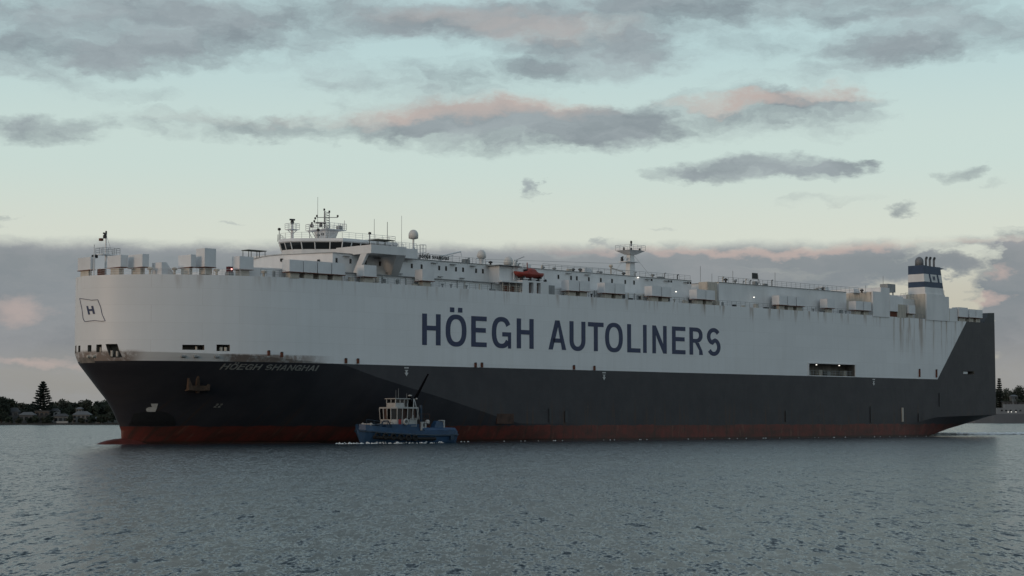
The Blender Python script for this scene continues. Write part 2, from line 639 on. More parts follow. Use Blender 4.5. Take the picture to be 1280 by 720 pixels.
def hull_material():
    m = bpy.data.materials.new('hull_paint')
    m.use_nodes = True
    k = NT(m.node_tree)
    b = k.n['Principled BSDF']
    tcn = k.new('ShaderNodeTexCoord')
    co = tcn.outputs['Object']
    s, t, z = k.sep(co)[:3]
    st = k.math('ADD', s, k.math('MULTIPLY', t, 0.6))
    # white topsides with faint vertical runs and a few rust runs from the deck edge
    run = k.noise(k.comb(k.math('MULTIPLY', st, 0.9), 0.0, k.math('MULTIPLY', z, 0.05)), 1.0, 5, 0.6)
    broad = k.noise(k.comb(k.math('MULTIPLY', st, 0.10), 0.0, k.math('MULTIPLY', z, 0.16)), 1.0, 3, 0.5)
    white = k.mix(k.smooth(run, 0.35, 0.8, 0.0, 0.28), (0.80, 0.80, 0.80), (0.67, 0.66, 0.635))
    white = k.mix(k.smooth(broad, 0.35, 0.7, 0.0, 0.30), white, (0.69, 0.69, 0.69))
    rn = k.noise(k.comb(k.math('MULTIPLY', st, 0.55), 3.0, k.math('MULTIPLY', z, 0.035)), 1.0, 5, 0.66)
    wobble = k.noise(k.comb(k.math('MULTIPLY', st, 1.6), 8.0, 0.0), 1.0, 2, 0.5)
    fall = k.math('SUBTRACT', z, k.math('MULTIPLY_ADD', wobble, -5.0, 25.4))
    top = k.smooth(fall, 0.0, 2.6)
    aftw = k.smooth(s, 20.0, 200.0, 0.35, 1.0)
    rmask = k.math('MULTIPLY', k.math('MULTIPLY', k.smooth(rn, 0.50, 0.66, 0.0, 0.9), top), aftw)
    rmask2 = k.math('MULTIPLY', k.math('MULTIPLY', k.smooth(rn, 0.50, 0.66, 0.0, 0.75), k.smooth(s, 184.0, 190.0)), k.smooth(z, 15.0, 24.5))
    white = k.mix(k.math('MAXIMUM', rmask, rmask2), white, (0.26, 0.155, 0.085))
    # rust stained grey band under the bow knuckle
    bowr = k.math('MULTIPLY', k.smooth(z, 13.75, 13.5), k.math('MULTIPLY', k.smooth(s, 14.5, 17.0), k.smooth(s, 36.0, 27.0)))
    bowr2 = k.math('MULTIPLY', k.smooth(z, 14.3, 13.6), k.smooth(s, 5.5, 3.0))
    bmask = k.math('MULTIPLY', k.math('MAXIMUM', bowr, bowr2), k.smooth(k.noise(co, 0.9, 5, 0.65), 0.30, 0.55, 0.15, 0.8))
    white = k.mix(bmask, white, (0.15, 0.085, 0.05))
    # charcoal band
    dn = k.noise(k.comb(k.math('MULTIPLY', st, 0.25), 1.0, k.math('MULTIPLY', z, 0.22)), 1.0, 5, 0.6)
    dark = k.mix(k.smooth(dn, 0.3, 0.7), (0.034, 0.034, 0.041), (0.048, 0.047, 0.053))
    scr = k.noise(k.comb(k.math('MULTIPLY', st, 1.3), 5.0, k.math('MULTIPLY', z, 0.10)), 1.0, 4, 0.6)
    sm = k.math('MULTIPLY', k.smooth(scr, 0.54, 0.68, 0.0, 0.85), k.smooth(z, 9.0, 3.0))
    dark = k.mix(sm, dark, (0.070, 0.042, 0.030))
    scuff = k.noise(k.comb(k.math('MULTIPLY', st, 0.55), 9.0, k.math('MULTIPLY', z, 1.6)), 1.0, 5, 0.7)
    dark = k.mix(k.math('MULTIPLY', k.smooth(scuff, 0.58, 0.76, 0.0, 0.5), k.smooth(z, 11.5, 5.0)), dark, (0.10, 0.098, 0.095))
    # red boot topping, scuffed and weedy
    bn_ = k.noise(k.comb(k.math('MULTIPLY', st, 0.35), 2.0, k.math('MULTIPLY', z, 0.5)), 1.0, 6, 0.65)
    boot = k.mix(k.smooth(bn_, 0.35, 0.68), (0.165, 0.038, 0.029), (0.075, 0.032, 0.025))
    ticks = k.noise(k.comb(k.math('MULTIPLY', st, 1.2), 6.0, k.math('MULTIPLY', z, 0.25)), 1.0, 3, 0.5)
    boot = k.mix(k.smooth(ticks, 0.58, 0.70, 0.0, 0.5), boot, (0.20, 0.10, 0.07))
    boot = k.mix(k.smooth(scr, 0.50, 0.66, 0.0, 0.7), boot, (0.055, 0.034, 0.026))
    boot = k.mix(k.smooth(z, 0.6, 0.15, 0.0, 0.75), boot, (0.022, 0.020, 0.016))
    zl = k.math('ADD', z, k.math('MULTIPLY', k.math('SUBTRACT', bn_, 0.5), 0.9))
    dark = k.mix(k.smooth(zl, 2.75, 2.60), dark, boot)
    diag = k.math('SUBTRACT', s, k.math('MULTIPLY_ADD', k.math('SUBTRACT', z, 12.47), 0.915, 204.5))
    isd = k.math('MAXIMUM', k.math('LESS_THAN', z, 12.47), k.math('GREATER_THAN', diag, 0.0))
    c = k.mix(isd, white, dark)
    b.inputs['Specular IOR Level'].default_value = 0.35
    # plate seams and slight oil-canning
    br_ = k.new('ShaderNodeTexBrick')
    br_.inputs['Scale'].default_value = 1.0
    br_.inputs['Brick Width'].default_value = 9.0
    br_.inputs['Row Height'].default_value = 2.6
    br_.inputs['Mortar Size'].default_value = 0.03
    br_.inputs['Mortar Smooth'].default_value = 0.6
    k.link(k.comb(st, z, 0.0), br_.inputs['Vector'])
    br_.inputs['Color1'].default_value = (1, 1, 1, 1)
    br_.inputs['Color2'].default_value = (0.965, 0.965, 0.965, 1)
    br_.inputs['Mortar'].default_value = (0.90, 0.89, 0.88, 1)
    c = k.mix(1.0, c, br_.outputs['Color'], 'MULTIPLY')
    k.link(c, b.inputs['Base Color'])
    b.inputs['Roughness'].default_value = 0.42
    hgt = k.math('ADD', k.math('MULTIPLY', br_.outputs['Fac'], 0.35), k.math('MULTIPLY', k.noise(k.comb(k.math('MULTIPLY', st, 0.8), 0.0, k.math('MULTIPLY', z, 0.5)), 1.0, 2, 0.5), 1.0))
    bp = k.new('ShaderNodeBump')
    bp.inputs['Strength'].default_value = 0.36
    bp.inputs['Distance'].default_value = 0.06
    k.link(hgt, bp.inputs['Height'])
    k.link(bp.outputs[0], b.inputs['Normal'])
    return m


M_hull = hull_material()
hull_me = build_hull()
hull_me.materials.append(M_hull)
hull_me.materials.append(M_inside)
hull = bpy.data.objects.new('hull', hull_me)
col.objects.link(hull)
hull.parent = ship

# openings cut into the plating: (s at centre, z0, z1, half width along the plating, depth, lean)
CUTS = [(0.12, 13.85, 14.85, 0.42, 1.6, 0.0), (0.62, 13.75, 14.9, 0.50, 1.6, 0.0), (1.75, 12.95, 14.95, 0.95, 1.8, 0.35),
        (11.1, 14.12, 14.88, 1.65, 2.0, 0.0), (15.4, 14.0, 14.98, 1.05, 2.0, 0.0)]


def frame_at(s):
    e = 0.05
    t0, t1 = bt(max(0, s - e)), bt(s + e)
    tg = Vector((2 * e if s > e else s + e, t1 - t0, 0)).normalized()
    nm = Vector((-tg.y, tg.x, 0))          # outward in (s, t)
    return Vector((s, bt(s), 0)), tg, nm


cut = MB()
for (s, z0, z1, hw, dep, lean) in CUTS:
    c, tg, nm = frame_at(s)
    for sgn in ((1,) if s > 1e9 else (1, -1)):
        bot, top = [], []
        for (a, n_) in ((-hw, 1.0), (hw, 1.0), (hw, -dep), (-hw, -dep)):
            p = c + tg * (a + lean) + nm * n_
            q = c + tg * (a - lean) + nm * n_
            bot.append((p.x, sgn * p.y, z0))
            top.append((q.x, sgn * q.y, z1))
        cut.hexa(bot, top)
cut.box(157.95, 173.7, 13.6, 18.0, 12.60, 15.0)
cut.box(214.6, 219.4, 14.4, 18.0, 13.75, 14.45)
cut_o = cut.build('cutter', M_inside)
md = hull.modifiers.new('b', 'BOOLEAN')
md.operation = 'DIFFERENCE'
md.solver = 'EXACT'
cut_o.parent = ship
md.object = cut_o
bpy.context.view_layer.update()
dg = bpy.context.evaluated_depsgraph_get()
new_me = bpy.data.meshes.new_from_object(hull.evaluated_get(dg))
hull.modifiers.clear()
hull.data = new_me
new_me.name = 'hull'
new_me.materials.clear()
new_me.materials.append(M_hull)
new_me.materials.append(M_inside)
vv = np.zeros(len(new_me.vertices) * 3)
new_me.vertices.foreach_get('co', vv)
vv = vv.reshape(-1, 3)
mi = []
for p in new_me.polygons:
    c = p.center
    inside = abs(c.y) < half(c.x, c.z) - 0.12 and 12.5 < c.z < 15.2 and (c.x < 20 or 157 < c.x < 174.5 or 214 < c.x < 220)
    mi.append(1 if inside else 0)
new_me.polygons.foreach_set('material_index', mi)
for p in new_me.polygons:
    if mi[p.index]:
        p.use_smooth = False
bpy.data.objects.remove(cut_o)

# bulb at the forefoot
bulb = MB()
prof = []
n = 18
for j in range(15):
    a = math.pi * j / 14
    x = 9.0 - 7.6 * math.cos(a)
    rr = math.sin(a) ** 0.5 if 0 < j < 14 else 0.02
    prof.append((x, rr))
vs, fs = [], []
for (x, rr) in prof:
    for i in range(n):
        an = 2 * math.pi * i / n
        vs.append((x, 2.3 * rr * math.cos(an), -2.4 + 3.4 * rr * math.sin(an)))
for j in range(len(prof) - 1):
    for i in range(n):
        fs.append((j * n + i, j * n + (i + 1) % n, (j + 1) * n + (i + 1) % n, (j + 1) * n + i))
fs += [tuple(range(n))[::-1], tuple(range((len(prof) - 1) * n, len(prof) * n))]
bulb.add(vs, fs)
bulb.build('bulbous_bow', mat('bulb_red_paint', (0.15, 0.036, 0.028), 0.5, noise=0.45, nscale=0.6, rust=0.1), ship, smooth=True)


# fittings inside the bow openings and the side port
def roller(s, z, hgt, r=0.16):
    c, tg, nm = frame_at(s)
    p = c - nm * 0.45
    return MB().tube((p.x, p.y, z), (p.x, p.y, z + hgt), r, n=8).build('fairlead_roller', M_rusty, ship)


roller(0.62, 13.8, 0.7)
roller(1.5, 13.1, 0.9, 0.2)
roller(2.0, 13.1, 0.8, 0.2)
roller(11.6, 14.15, 0.5)
roller(15.2, 14.05, 0.55, 0.25)
roller(15.9, 14.05, 0.55, 0.25)
for s in (9.9, 11.6, 14.6, 0.5, 0.25):
    c, tg, nm = frame_at(s)
    z = 13.15
    p = Vector((s, half(s, z), z))
    MB().tube((p.x - .35, p.y + .02, z), (p.x + .35, p.y + .12, z), 0.22, n=8).build('mooring_chock', M_rusty if s < 1 else M_grey, ship)
pp = MB()
for s in np.arange(159.0, 173.5, 1.25):
    pp.tube((s, 15.6, 12.6), (s, 15.6, 13.6), 0.05, n=4)
pp.tube((158.2, 15.6, 13.6), (173.5, 15.6, 13.6), 0.05, n=4)
pp.tube((158.2, 15.6, 13.1), (173.5, 15.6, 13.1), 0.04, n=4)
pp.build('side_port_rail', M_grey, ship)
fr = MB()
fr.box(157.6, 157.93, 15.9, 16.25, 12.55, 15.2).box(173.72, 174.05, 15.9, 16.25, 12.55, 15.2).box(157.6, 174.05, 15.9, 16.27, 15.02, 15.25)
fr.build('side_port_frame', M_white, ship)
for s in (161.3, 169.1):
    MB().lathe((s, 15.55, 14.72), [(0.05, 0), (0.15, 0.04), (0.16, 0.13), (0.05, 0.18)], 8).build('deck_lamp', M_lamp, ship)
for i, s in enumerate((159.3, 163.2, 166.0, 171.8)):
    MB().box(s, s + 1.1, 13.75, 14.8, 12.62, 13.5 + 0.3 * (i % 2)).build('bollard_locker', M_rusty if i % 2 else M_grey, ship)
MB().box(215.2, 216.9, 15.7, 15.95, 13.85, 14.35).build('stern_port_light', M_lamp if False else M_white, ship)

# ------------------------------------------------------------------ block lettering
def ring(w, h, tx, ty, a0=0.0, a1=360.0, n=40, e=2.4):
    """band between two super-ellipses, as quads in glyph space"""
    out = []
    cx, cy = w / 2, h / 2

    def pt(a, rx, ry):
        c, s_ = math.cos(R(a)), math.sin(R(a))
        return (cx + rx * math.copysign(abs(c) ** (2 / e), c), cy + ry * math.copysign(abs(s_) ** (2 / e), s_))
    st_ = (a1 - a0) / n
    for i in range(n):
        p, q = a0 + st_ * i, a0 + st_ * (i + 1)
        out.append([pt(p, w / 2, h / 2), pt(q, w / 2, h / 2), pt(q, w / 2 - tx, h / 2 - ty), pt(p, w / 2 - tx, h / 2 - ty)])
    return out


def rect(x0, x1, y0, y1):
    return [[(x0, y0), (x1, y0), (x1, y1), (x0, y1)]]


def off(q, dx_, dy_):
    return [[(x + dx_, y + dy_) for x, y in p] for p in q]


def stroke(pts, tx, ty):
    out, L, Rr = [], [], []
    for i, (x, y) in enumerate(pts):
        a = pts[max(0, i - 1)]
        b = pts[min(len(pts) - 1, i + 1)]
        dx_, dy_ = b[0] - a[0], b[1] - a[1]
        l = math.hypot(dx_, dy_)
        nx, ny = -dy_ / l, dx_ / l
        L.append((x + nx * tx / 2, y + ny * ty / 2))
        Rr.append((x - nx * tx / 2, y - ny * ty / 2))
    for i in range(len(pts) - 1):
        out.append([L[i], L[i + 1], Rr[i + 1], Rr[i]])
    return out


def glyph(ch, w, h, tx, ty):
    if ch == 'H':
        return rect(0, tx, 0, h) + rect(w - tx, w, 0, h) + rect(tx, w - tx, h * .47, h * .47 + ty)
    if ch == 'O':
        return ring(w, h, tx, ty)
    if ch == 'Ö':
        return ring(w, h, tx, ty) + rect(w * .20, w * .20 + tx * .95, h * 1.07, h * 1.07 + ty * 1.0) + rect(w * .80 - tx * .95, w * .80, h * 1.07, h * 1.07 + ty * 1.0)
    if ch == 'E':
        return rect(0, tx, 0, h) + rect(tx, w, 0, ty) + rect(tx, w * .94, h * .47, h * .47 + ty) + rect(tx, w, h - ty, h)
    if ch == 'G':
        return ring(w, h, tx, ty, 28, 326) + rect(w * .54, w, h * .38, h * .38 + ty * .95) + rect(w - tx * .72, w, 0, h * .38)
    if ch == 'A':
        k_ = tx * 1.02
        a = [[(0, 0), (k_, 0), (w / 2 + k_ * .52, h), (w / 2 - k_ * .52, h)], [(w - k_, 0), (w, 0), (w / 2 + k_ * .52, h), (w / 2 - k_ * .1, h)]]
        return a + rect(w * .26, w * .74, h * .24, h * .24 + ty * .95)
    if ch == 'U':
        r_ = w * 0.95
        return rect(0, tx, r_ / 2, h) + rect(w - tx, w, r_ / 2, h) + ring(w, r_, tx, ty, 180, 360, 24, 2.2)
    if ch == 'T':
        return rect(0, w, h - ty, h) + rect(w / 2 - tx / 2, w / 2 + tx / 2, 0, h - ty)
    if ch == 'L':
        return rect(0, tx, 0, h) + rect(tx, w, 0, ty)
    if ch == 'I':
        return rect(0, w, 0, h)
    if ch == 'N':
        return rect(0, tx * .95, 0, h) + rect(w - tx * .95, w, 0, h) + [[(tx * .95, h), (tx * .95, h * .66), (w - tx * .95, 0), (w - tx * .95, h * .34)]]
    if ch == 'R':
        bh = h * .56
        bowl = [[(x, y) for x, y in p] for p in off(ring(w * .98, bh, tx, ty * .95, -90, 90, 20, 2.2), 0, h - bh)]
        return rect(0, tx, 0, h) + rect(tx, w * .5, h - ty * .95, h) + rect(tx, w * .5, h - bh, h - bh + ty * .95) + bowl + \
            [[(w * .42, h - bh), (w * .70, h - bh + .01), (w * .96, h * .14), (w, 0), (w - tx * 1.08, 0), (w - tx * 1.05, h * .16)]]
    if ch == 'S':
        pts = []
        rx, ryt, ryb = w / 2 - tx / 2, h * .235, h * .265 - ty * .12
        cyt, cyb = h - ty / 2 - ryt, ty / 2 + ryb
        for a in range(30, 271, 15):
            pts.append((w / 2 + rx * math.cos(R(a)), cyt + ryt * math.sin(R(a))))
        y_m = (cyt - ryt + cyb + ryb) / 2
        pts[-1] = (w / 2 - rx * .1, y_m + ty * .04)
        for a in range(75, -151, -15):
            pts.append((w / 2 + rx * math.cos(R(a)), cyb + ryb * math.sin(R(a))))
        return stroke(pts, tx, ty)
    if ch == '2':
        pts = [(w / 2 + (w / 2 - tx / 2) * math.cos(R(a)), h * .72 + (h * .28 - ty / 2) * math.sin(R(a))) for a in range(170, -30, -20)] + [(tx * .5, ty)]
        return stroke(pts, tx, ty) + rect(0, w, 0, ty)
    return []


def put_letter(name, quads, fn, material, parent, thick=0.035, label=None):
    """front faces plus a thin skirt: fn maps glyph x, y and height above the plating to (s, t, z)"""
    mb = MB()
    for p in quads:
        n_ = len(p)
        # subdivide long edges a little so that letters follow curved plating
        mb.hexa([fn(x, y, 0.004) for x, y in p], [fn(x, y, thick) for x, y in p])
    o = mb.build(name, material, parent)
    return o


BIG = [('H', 53.5, 57.57), ('Ö', 58.7, 63.4), ('E', 64.5, 68.08), ('G', 69.28, 73.84), ('H', 75.19, 79.3), ('A', 82.96, 87.4), ('U', 88.25, 92.33), ('T', 93.0, 97.08),
       ('O', 97.48, 102.2), ('L', 103.39, 107.01), ('I', 107.72, 108.71), ('N', 110.29, 114.31), ('E', 115.83, 119.66), ('R', 120.84, 124.75), ('S', 125.96, 130.02)]
for ch, s0, s1 in BIG:
    ovr = ch in 'ÖOGS'
    z0, hh = (15.83, 5.36) if ovr else (15.93, 5.16)
    if ch == 'U':
        z0, hh = 15.83, 5.26
    put_letter('letter', glyph(ch, s1 - s0, hh, 1.04, 0.78), lambda x, y, d, s0=s0, z0=z0: (s0 + x, B + d, z0 + y), M_navy, ship)

# name on the bow flare (slanted letters following the plating)
name_txt = 'HÖEGH SHANGHAI'
adv = 0.0
NAME_S0, NAME_Z0, NAME_H = 15.75, 11.28, 0.86
unit = (32.2 - NAME_S0) / 14.35
for ch in name_txt:
    if ch == ' ':
        adv += 0.55
        continue
    w_ = {'I': .26, 'S': .92, 'E': .86}.get(ch, .95)
    def fn(x, y, d, adv=adv):
        s_ = NAME_S0 + adv * unit + x + y * 0.45
        z_ = NAME_Z0 + y
        return (s_, half(s_, z_) + 0.012 + d, z_ - d * 0.4)
    sub = []
    for p in glyph(ch, w_ * unit, NAME_H, 0.20 * unit, 0.15):
        if len(p) == 4:
            for a in range(2):
                for b_ in range(2):
                    def lerp(u, v):
                        x = (1 - u) * (1 - v) * p[0][0] + u * (1 - v) * p[1][0] + u * v * p[2][0] + (1 - u) * v * p[3][0]
                        y = (1 - u) * (1 - v) * p[0][1] + u * (1 - v) * p[1][1] + u * v * p[2][1] + (1 - u) * v * p[3][1]
                        return (x, y)
                    sub.append([lerp(a / 2, b_ / 2), lerp((a + 1) / 2, b_ / 2), lerp((a + 1) / 2, (b_ + 1) / 2), lerp(a / 2, (b_ + 1) / 2)])
        else:
            sub.append(p)
    put_letter('name_letter', sub, fn, M_letter, ship, 0.04)
    adv += w_ + 0.17

# waving flag outline with an H on the bow, following the rounded plating
FLAG = [(-1.51, 22.0), (0.59, 21.74), (1.79, 21.58), (2.95, 21.6), (3.47, 20.51), (3.74, 19.38), (4.23, 18.41), (3.66, 18.36), (2.43, 18.51), (0.26, 18.4), (-0.26, 18.93), (-0.65, 20.43)]


def bow_s(t):
    return 30.0 * (1 - math.sqrt(max(0.0, 1 - (t / B) ** 2)))


def bow_pt(t, z, d):
    return (bow_s(abs(t)) - d - 0.01, t, z)


fl = MB()
n = len(FLAG)
for i in range(n):
    a, b_ = Vector((*FLAG[i], 0)), Vector((*FLAG[(i + 1) % n], 0))
    for kk in range(3):
        p, q = a.lerp(b_, kk / 3), a.lerp(b_, (kk + 1) / 3)
        fl.tube(bow_pt(p.x, p.y, 0.02), bow_pt(q.x, q.y, 0.02), 0.055, n=4)
fl.build('bow_flag_outline', M_navy, ship)
hb = MB()
for quad in ([(0.62, 20.72), (1.0, 20.72), (1.48, 19.44), (1.1, 19.44)], [(1.72, 20.7), (2.1, 20.7), (2.5, 19.5), (2.12, 19.5)], [(0.95, 20.25), (1.95, 20.25), (2.05, 19.95), (1.05, 19.95)]):
    hb.hexa([bow_pt(t, z, 0.0) for t, z in quad], [bow_pt(t, z, 0.05) for t, z in quad])
hb.build('bow_letter', M_navy, ship)

# white marks low on the bow
sy = MB()
SYM = [(8.82, 6.13), (9.73, 6.13), (9.85, 4.9), (8.83, 4.9), (8.6, 5.16), (8.56, 5.44), (8.82, 5.61), (9.17, 5.61)]


def on_hull(s, z, d=0.0):
    return (s - d * 0.4, half(s, z) + 0.03 + d, z)


for quad in ([(8.82, 6.13), (9.28, 6.13), (9.45, 5.61), (9.17, 5.61)], [(9.28, 6.13), (9.73, 6.13), (9.80, 5.5), (9.45, 5.5)], [(8.56, 5.44), (8.82, 5.61), (9.83, 5.61), (9.85, 4.9), (8.83, 4.9), (8.6, 5.16)]):
    sy.hexa([on_hull(a, b_) for a, b_ in quad], [on_hull(a, b_, 0.05) for a, b_ in quad])
sy.build('bulb_mark', M_mark, ship)
for k_ in range(2):
    put_letter('draught_figure', glyph('2', 0.46, 0.62, 0.15, 0.13), lambda x, y, d, k_=k_: on_hull(17.6 + k_ * 0.62 + x + y * 0.3, 5.55 + y, d), M_letter, ship)
for s in (50.13, 97.17, 180.4):
    ar = MB()
    for quad in ([(-.16, 11.75), (.16, 11.75), (.16, 11.3), (-.16, 11.3)], [(-.42, 11.3), (.42, 11.3), (0, 10.75), (0, 10.75)], [(-.42, 11.75), (-.16, 11.75), (-.1, 11.55), (-.1, 11.55)], [(.16, 11.75), (.42, 11.75), (.1, 11.55), (.1, 11.55)]):
        q = quad[:3] if quad[2] == quad[3] else quad
        ar.hexa([(s + a, half(s, b_) + 0.005, b_) for a, b_ in q], [(s + a, half(s, b_) + 0.04, b_) for a, b_ in q])
    ar.box(s - .45, s + .45, B + .005, B + .04, 12.0, 12.2)
    ar.build('tug_push_arrow', M_mark, ship)
# overboard pipes with rust runs
for (s, z) in [(22.69, 13.87), (24.97, 13.68), (37.42, 13.0), (39.87, 13.0), (65.43, 12.89), (66.91, 12.92), (89.29, 12.94), (94.55, 12.9), (197.43, 13.78), (204.0, 13.78)]:
    hgt = 0.9 if s > 190 else 0.42
    t_ = half(s, z)
    MB().box(s - .2, s + .2, t_ - .1, t_ + .22, z - hgt, z + hgt * .75, 1).box(s - .14, s + .14, t_ - .1, t_ + .26, z + hgt * .5, z + hgt * .95, 0).build('overboard_pipe', [M_dark, M_rustred], ship)
# anchor in its pocket
an = MB()
c = Vector((13.6, half(13.6, 8.7) + 0.25, 8.7))
an.tube((c.x - .2, c.y + .55, c.z + 1.4), (c.x + .2, c.y - .15, c.z - .7), 0.24, n=8)
an.hexa([(c.x - 1.2, c.y - .5, c.z - .55), (c.x + 1.5, c.y - .2, c.z - .55), (c.x + 1.3, c.y + .5, c.z - .5), (c.x - 1.0, c.y + .2, c.z - .5)],
        [(c.x - .8, c.y - .3, c.z + .1), (c.x + 1.1, c.y, c.z + .1), (c.x + 1.0, c.y + .6, c.z + .1), (c.x - .7, c.y + .35, c.z + .1)])
for sg in (-1, 1):
    an.hexa([(c.x + sg * 1.0 - .25, c.y - .1, c.z - .5), (c.x + sg * 1.0 + .35, c.y - .05, c.z - .5), (c.x + sg * 1.0 + .3, c.y + .55, c.z - .45), (c.x + sg * 1.0 - .25, c.y + .5, c.z - .45)],
            [(c.x + sg * 1.35 - .08, c.y + .45, c.z + 1.0), (c.x + sg * 1.35 + .08, c.y + .45, c.z + 1.0), (c.x + sg * 1.35 + .08, c.y + .6, c.z + 1.0), (c.x + sg * 1.35 - .08, c.y + .6, c.z + 1.0)])
an.v = [(c.x + (x - c.x) * 1.45, -c.y + (y + c.y) * 1.3, c.z + (z - c.z) * 1.25) for x, y, z in an.v]
an.build('anchor', M_anchor, ship)
# rusted patch plate near the waterline and fender ladders aft
MB().box(70.5, 74.5, 16.0, 16.16, 3.0, 4.7).build('doubler_plate', M_doubler, ship)
for s, z0, z1 in ((179, 3.0, 6.4), (190.5, 3.2, 6.2), (196.8, 3.2, 5.0), (83.0, 3.2, 5.6), (87.0, 3.2, 5.2), (150.0, 3.2, 5.4), (205.0, 6.5, 9.5)):
    MB().box(s, s + .55, 16.05, 16.30, z0, z1).build('fender_strip', M_rusty if s in (190.5,) else M_hulldark, ship)

# black painted arch over the bow thruster by the stem
th = MB()
for i in range(8):
    sa, sb = 7.3 + .75 * i, 7.3 + .75 * (i + 1)
    za = 2.75 + 2.3 * math.sqrt(max(0.0, 1 - ((sa - 9.6) / 3.75) ** 2))
    zb_ = 2.75 + 2.3 * math.sqrt(max(0.0, 1 - ((sb - 9.6) / 3.75) ** 2))
    for j in range(3):
        q = [(sa, 2.75 + (za - 2.75) * j / 3), (sb, 2.75 + (zb_ - 2.75) * j / 3), (sb, 2.75 + (zb_ - 2.75) * (j + 1) / 3), (sa, 2.75 + (za - 2.75) * (j + 1) / 3)]
        th.hexa([on_hull(a, b_) for a, b_ in q], [on_hull(a, b_, 0.03) for a, b_ in q])
th.build('thruster_arch', M_dark, ship)

# stern quarter posts
for sg in (1, -1):
    sp_ = MB()
    poly = [(223.6, 25.3), (228.2, 25.3), (228.2, 28.0), (225.85, 27.9), (224.0, 25.9)]
    a = [(s, sg * 13.2, z) for s, z in poly]
    b_ = [(s, sg * 16.12, z) for s, z in poly]
    sp_.hexa(a, b_)
    sp_.build('stern_post', M_hulldark, ship)
MB().box(227.6, 228.35, -12.9, 12.9, 6.0, 25.9).build('stern_ramp', M_grey, ship)

# ------------------------------------------------------------------ deck houses
t1 = MB()
t1.prism([(20.5, -12.6), (20.5, 12.6), (24.5, 14.2), (128, 14.2), (128, -14.2), (24.5, -14.2)], 25.45, 27.05)
t1.build('lower_deck_house', M_white, ship)
MB().box(32.5, 71.6, 11.0, 14.55, 27.06, 27.17).build('boat_deck_ledge', M_grey, ship)
front = [(34.8, 0), (35.2, 3), (36.2, 5.8), (37.5, 10), (38.4, 11.5)]
poly = front + [(127, 11.5), (127, -11.5)] + [(s, -t) for s, t in front[::-1][:-1]]
t2 = MB().prism(poly, 27.05, 30.42)
house = t2.build('accommodation_house', M_white, ship)
roof_edge = MB()
roof_edge.prism([(s - .1, t * 1.012) for s, t in poly], 30.42, 30.52)
roof_edge.build('house_roof', M_grey, ship)
WIN = [38.59 + .6, 42.07, 45.26, 48.29, 51.79, 55.25, 57.42, 61.4, 62.97, 65.25, 66.89, 69.93, 71.54, 73.16, 77.35, 90.22, 93.47, 94.99, 98.16, 101.36, 104.39, 108.01, 110.46]
wm = MB().box(-.21, .21, -.05, .03, -.38, .38)
w0 = None
for s in WIN:
    for tt in (11.5,):
        if w0 is None:
            w0 = wm.build('window', M_glass, house, loc=(s, -tt, 29.27))
        else:
            share(w0, house, (s, -tt, 29.27))
for s in (115.42, 120.35, 121.05, 125.98, 126.7):
    share(w0, house, (s, -11.5, 30.02), scale=(1.1, 1, 0.55))
for i, (s, t, z) in enumerate(((36.0, 5.4, 28.75), (36.5, 7.1, 28.75), (36.7, 7.6, 28.75), (37.3, 9.4, 29.15), (35.1, 2.5, 29.6))):
    MB().box(s - .25, s - .02, t - .2, t + .2, z - .25, z + .25).build('front_window', M_glass, house)
# small awnings and pipe brackets along the wall
for s in (40.5, 47.0, 53.0, 59.5, 63.8, 68.4, 75.5, 92.0, 97.0, 113.5, 118.8, 124.6):
    MB().box(s, s + 1.2, 11.5, 11.95, 30.0, 30.08).build('window_awning', M_grey, house)
for s in (49.5, 52.0, 61.0, 66.0):
    MB().box(s, s + 1.0, 11.5, 11.9, 27.75, 27.85).build('wall_bracket', M_grey, house)

# embarkation station and flush side block with two doorways
MB().box(72.9, 77.4, 11.45, 14.2, 27.06, 30.15).build('stair_house', M_white, ship)
MB().hexa([(72.2, 11.6, 30.2), (77.6, 11.6, 30.2), (77.6, 15.0, 30.2), (72.2, 15.0, 30.2)], [(72.2, 11.6, 30.34), (77.6, 11.6, 30.34), (77.6, 15.0, 30.28), (72.2, 15.0, 30.28)]).build('stair_house_canopy', M_grey, ship)
MB().box(71.4, 76.55, 14.25, 16.35, 27.2, 27.42).build('embarkation_roof', M_white, ship)
em = MB()
for s in (72.0, 73.6, 75.2, 76.2):
    em.box(s, s + .12, 15.85, 15.97, 25.55, 27.2)
em.rail([(71.6, 15.9, 25.6), (76.5, 15.9, 25.6)], 1.0, 0.8)
em.build('embarkation_pillars', M_rusty, ship)
MB().box(73.5, 75.6, 14.4, 15.2, 25.62, 26.7).build('raft_locker', M_rustred, ship)
blk = MB()
blk.box(76.6, 78.15, 13.0, 16.12, 25.5, 27.75).box(79.3, 80.1, 13.0, 16.12, 25.5, 27.75).box(81.1, 83.05, 13.0, 16.12, 25.5, 27.75)
blk.box(78.15, 79.3, 13.0, 16.12, 27.45, 27.75).box(80.1, 81.1, 13.0, 16.12, 27.45, 27.75).box(78.15, 81.1, 13.0, 15.0, 25.5, 27.45)
blk.build('boat_station', M_white, ship)
for s0, s1 in ((78.15, 79.3), (80.1, 81.1)):
    d_ = MB()
    d_.box(s0 + .12, s0 + .2, 15.5, 15.58, 25.55, 27.3).box(s1 - .25, s1 - .17, 15.4, 15.5, 25.55, 27.3).box(s0 + .35, s1 - .4, 15.05, 15.2, 25.55, 26.6)
    d_.build('doorway_ladder', M_rustred, ship)
MB().box(83.2, 86.2, 14.25, 14.5, 25.5, 27.35).build('louvre_panel', M_grey, ship)

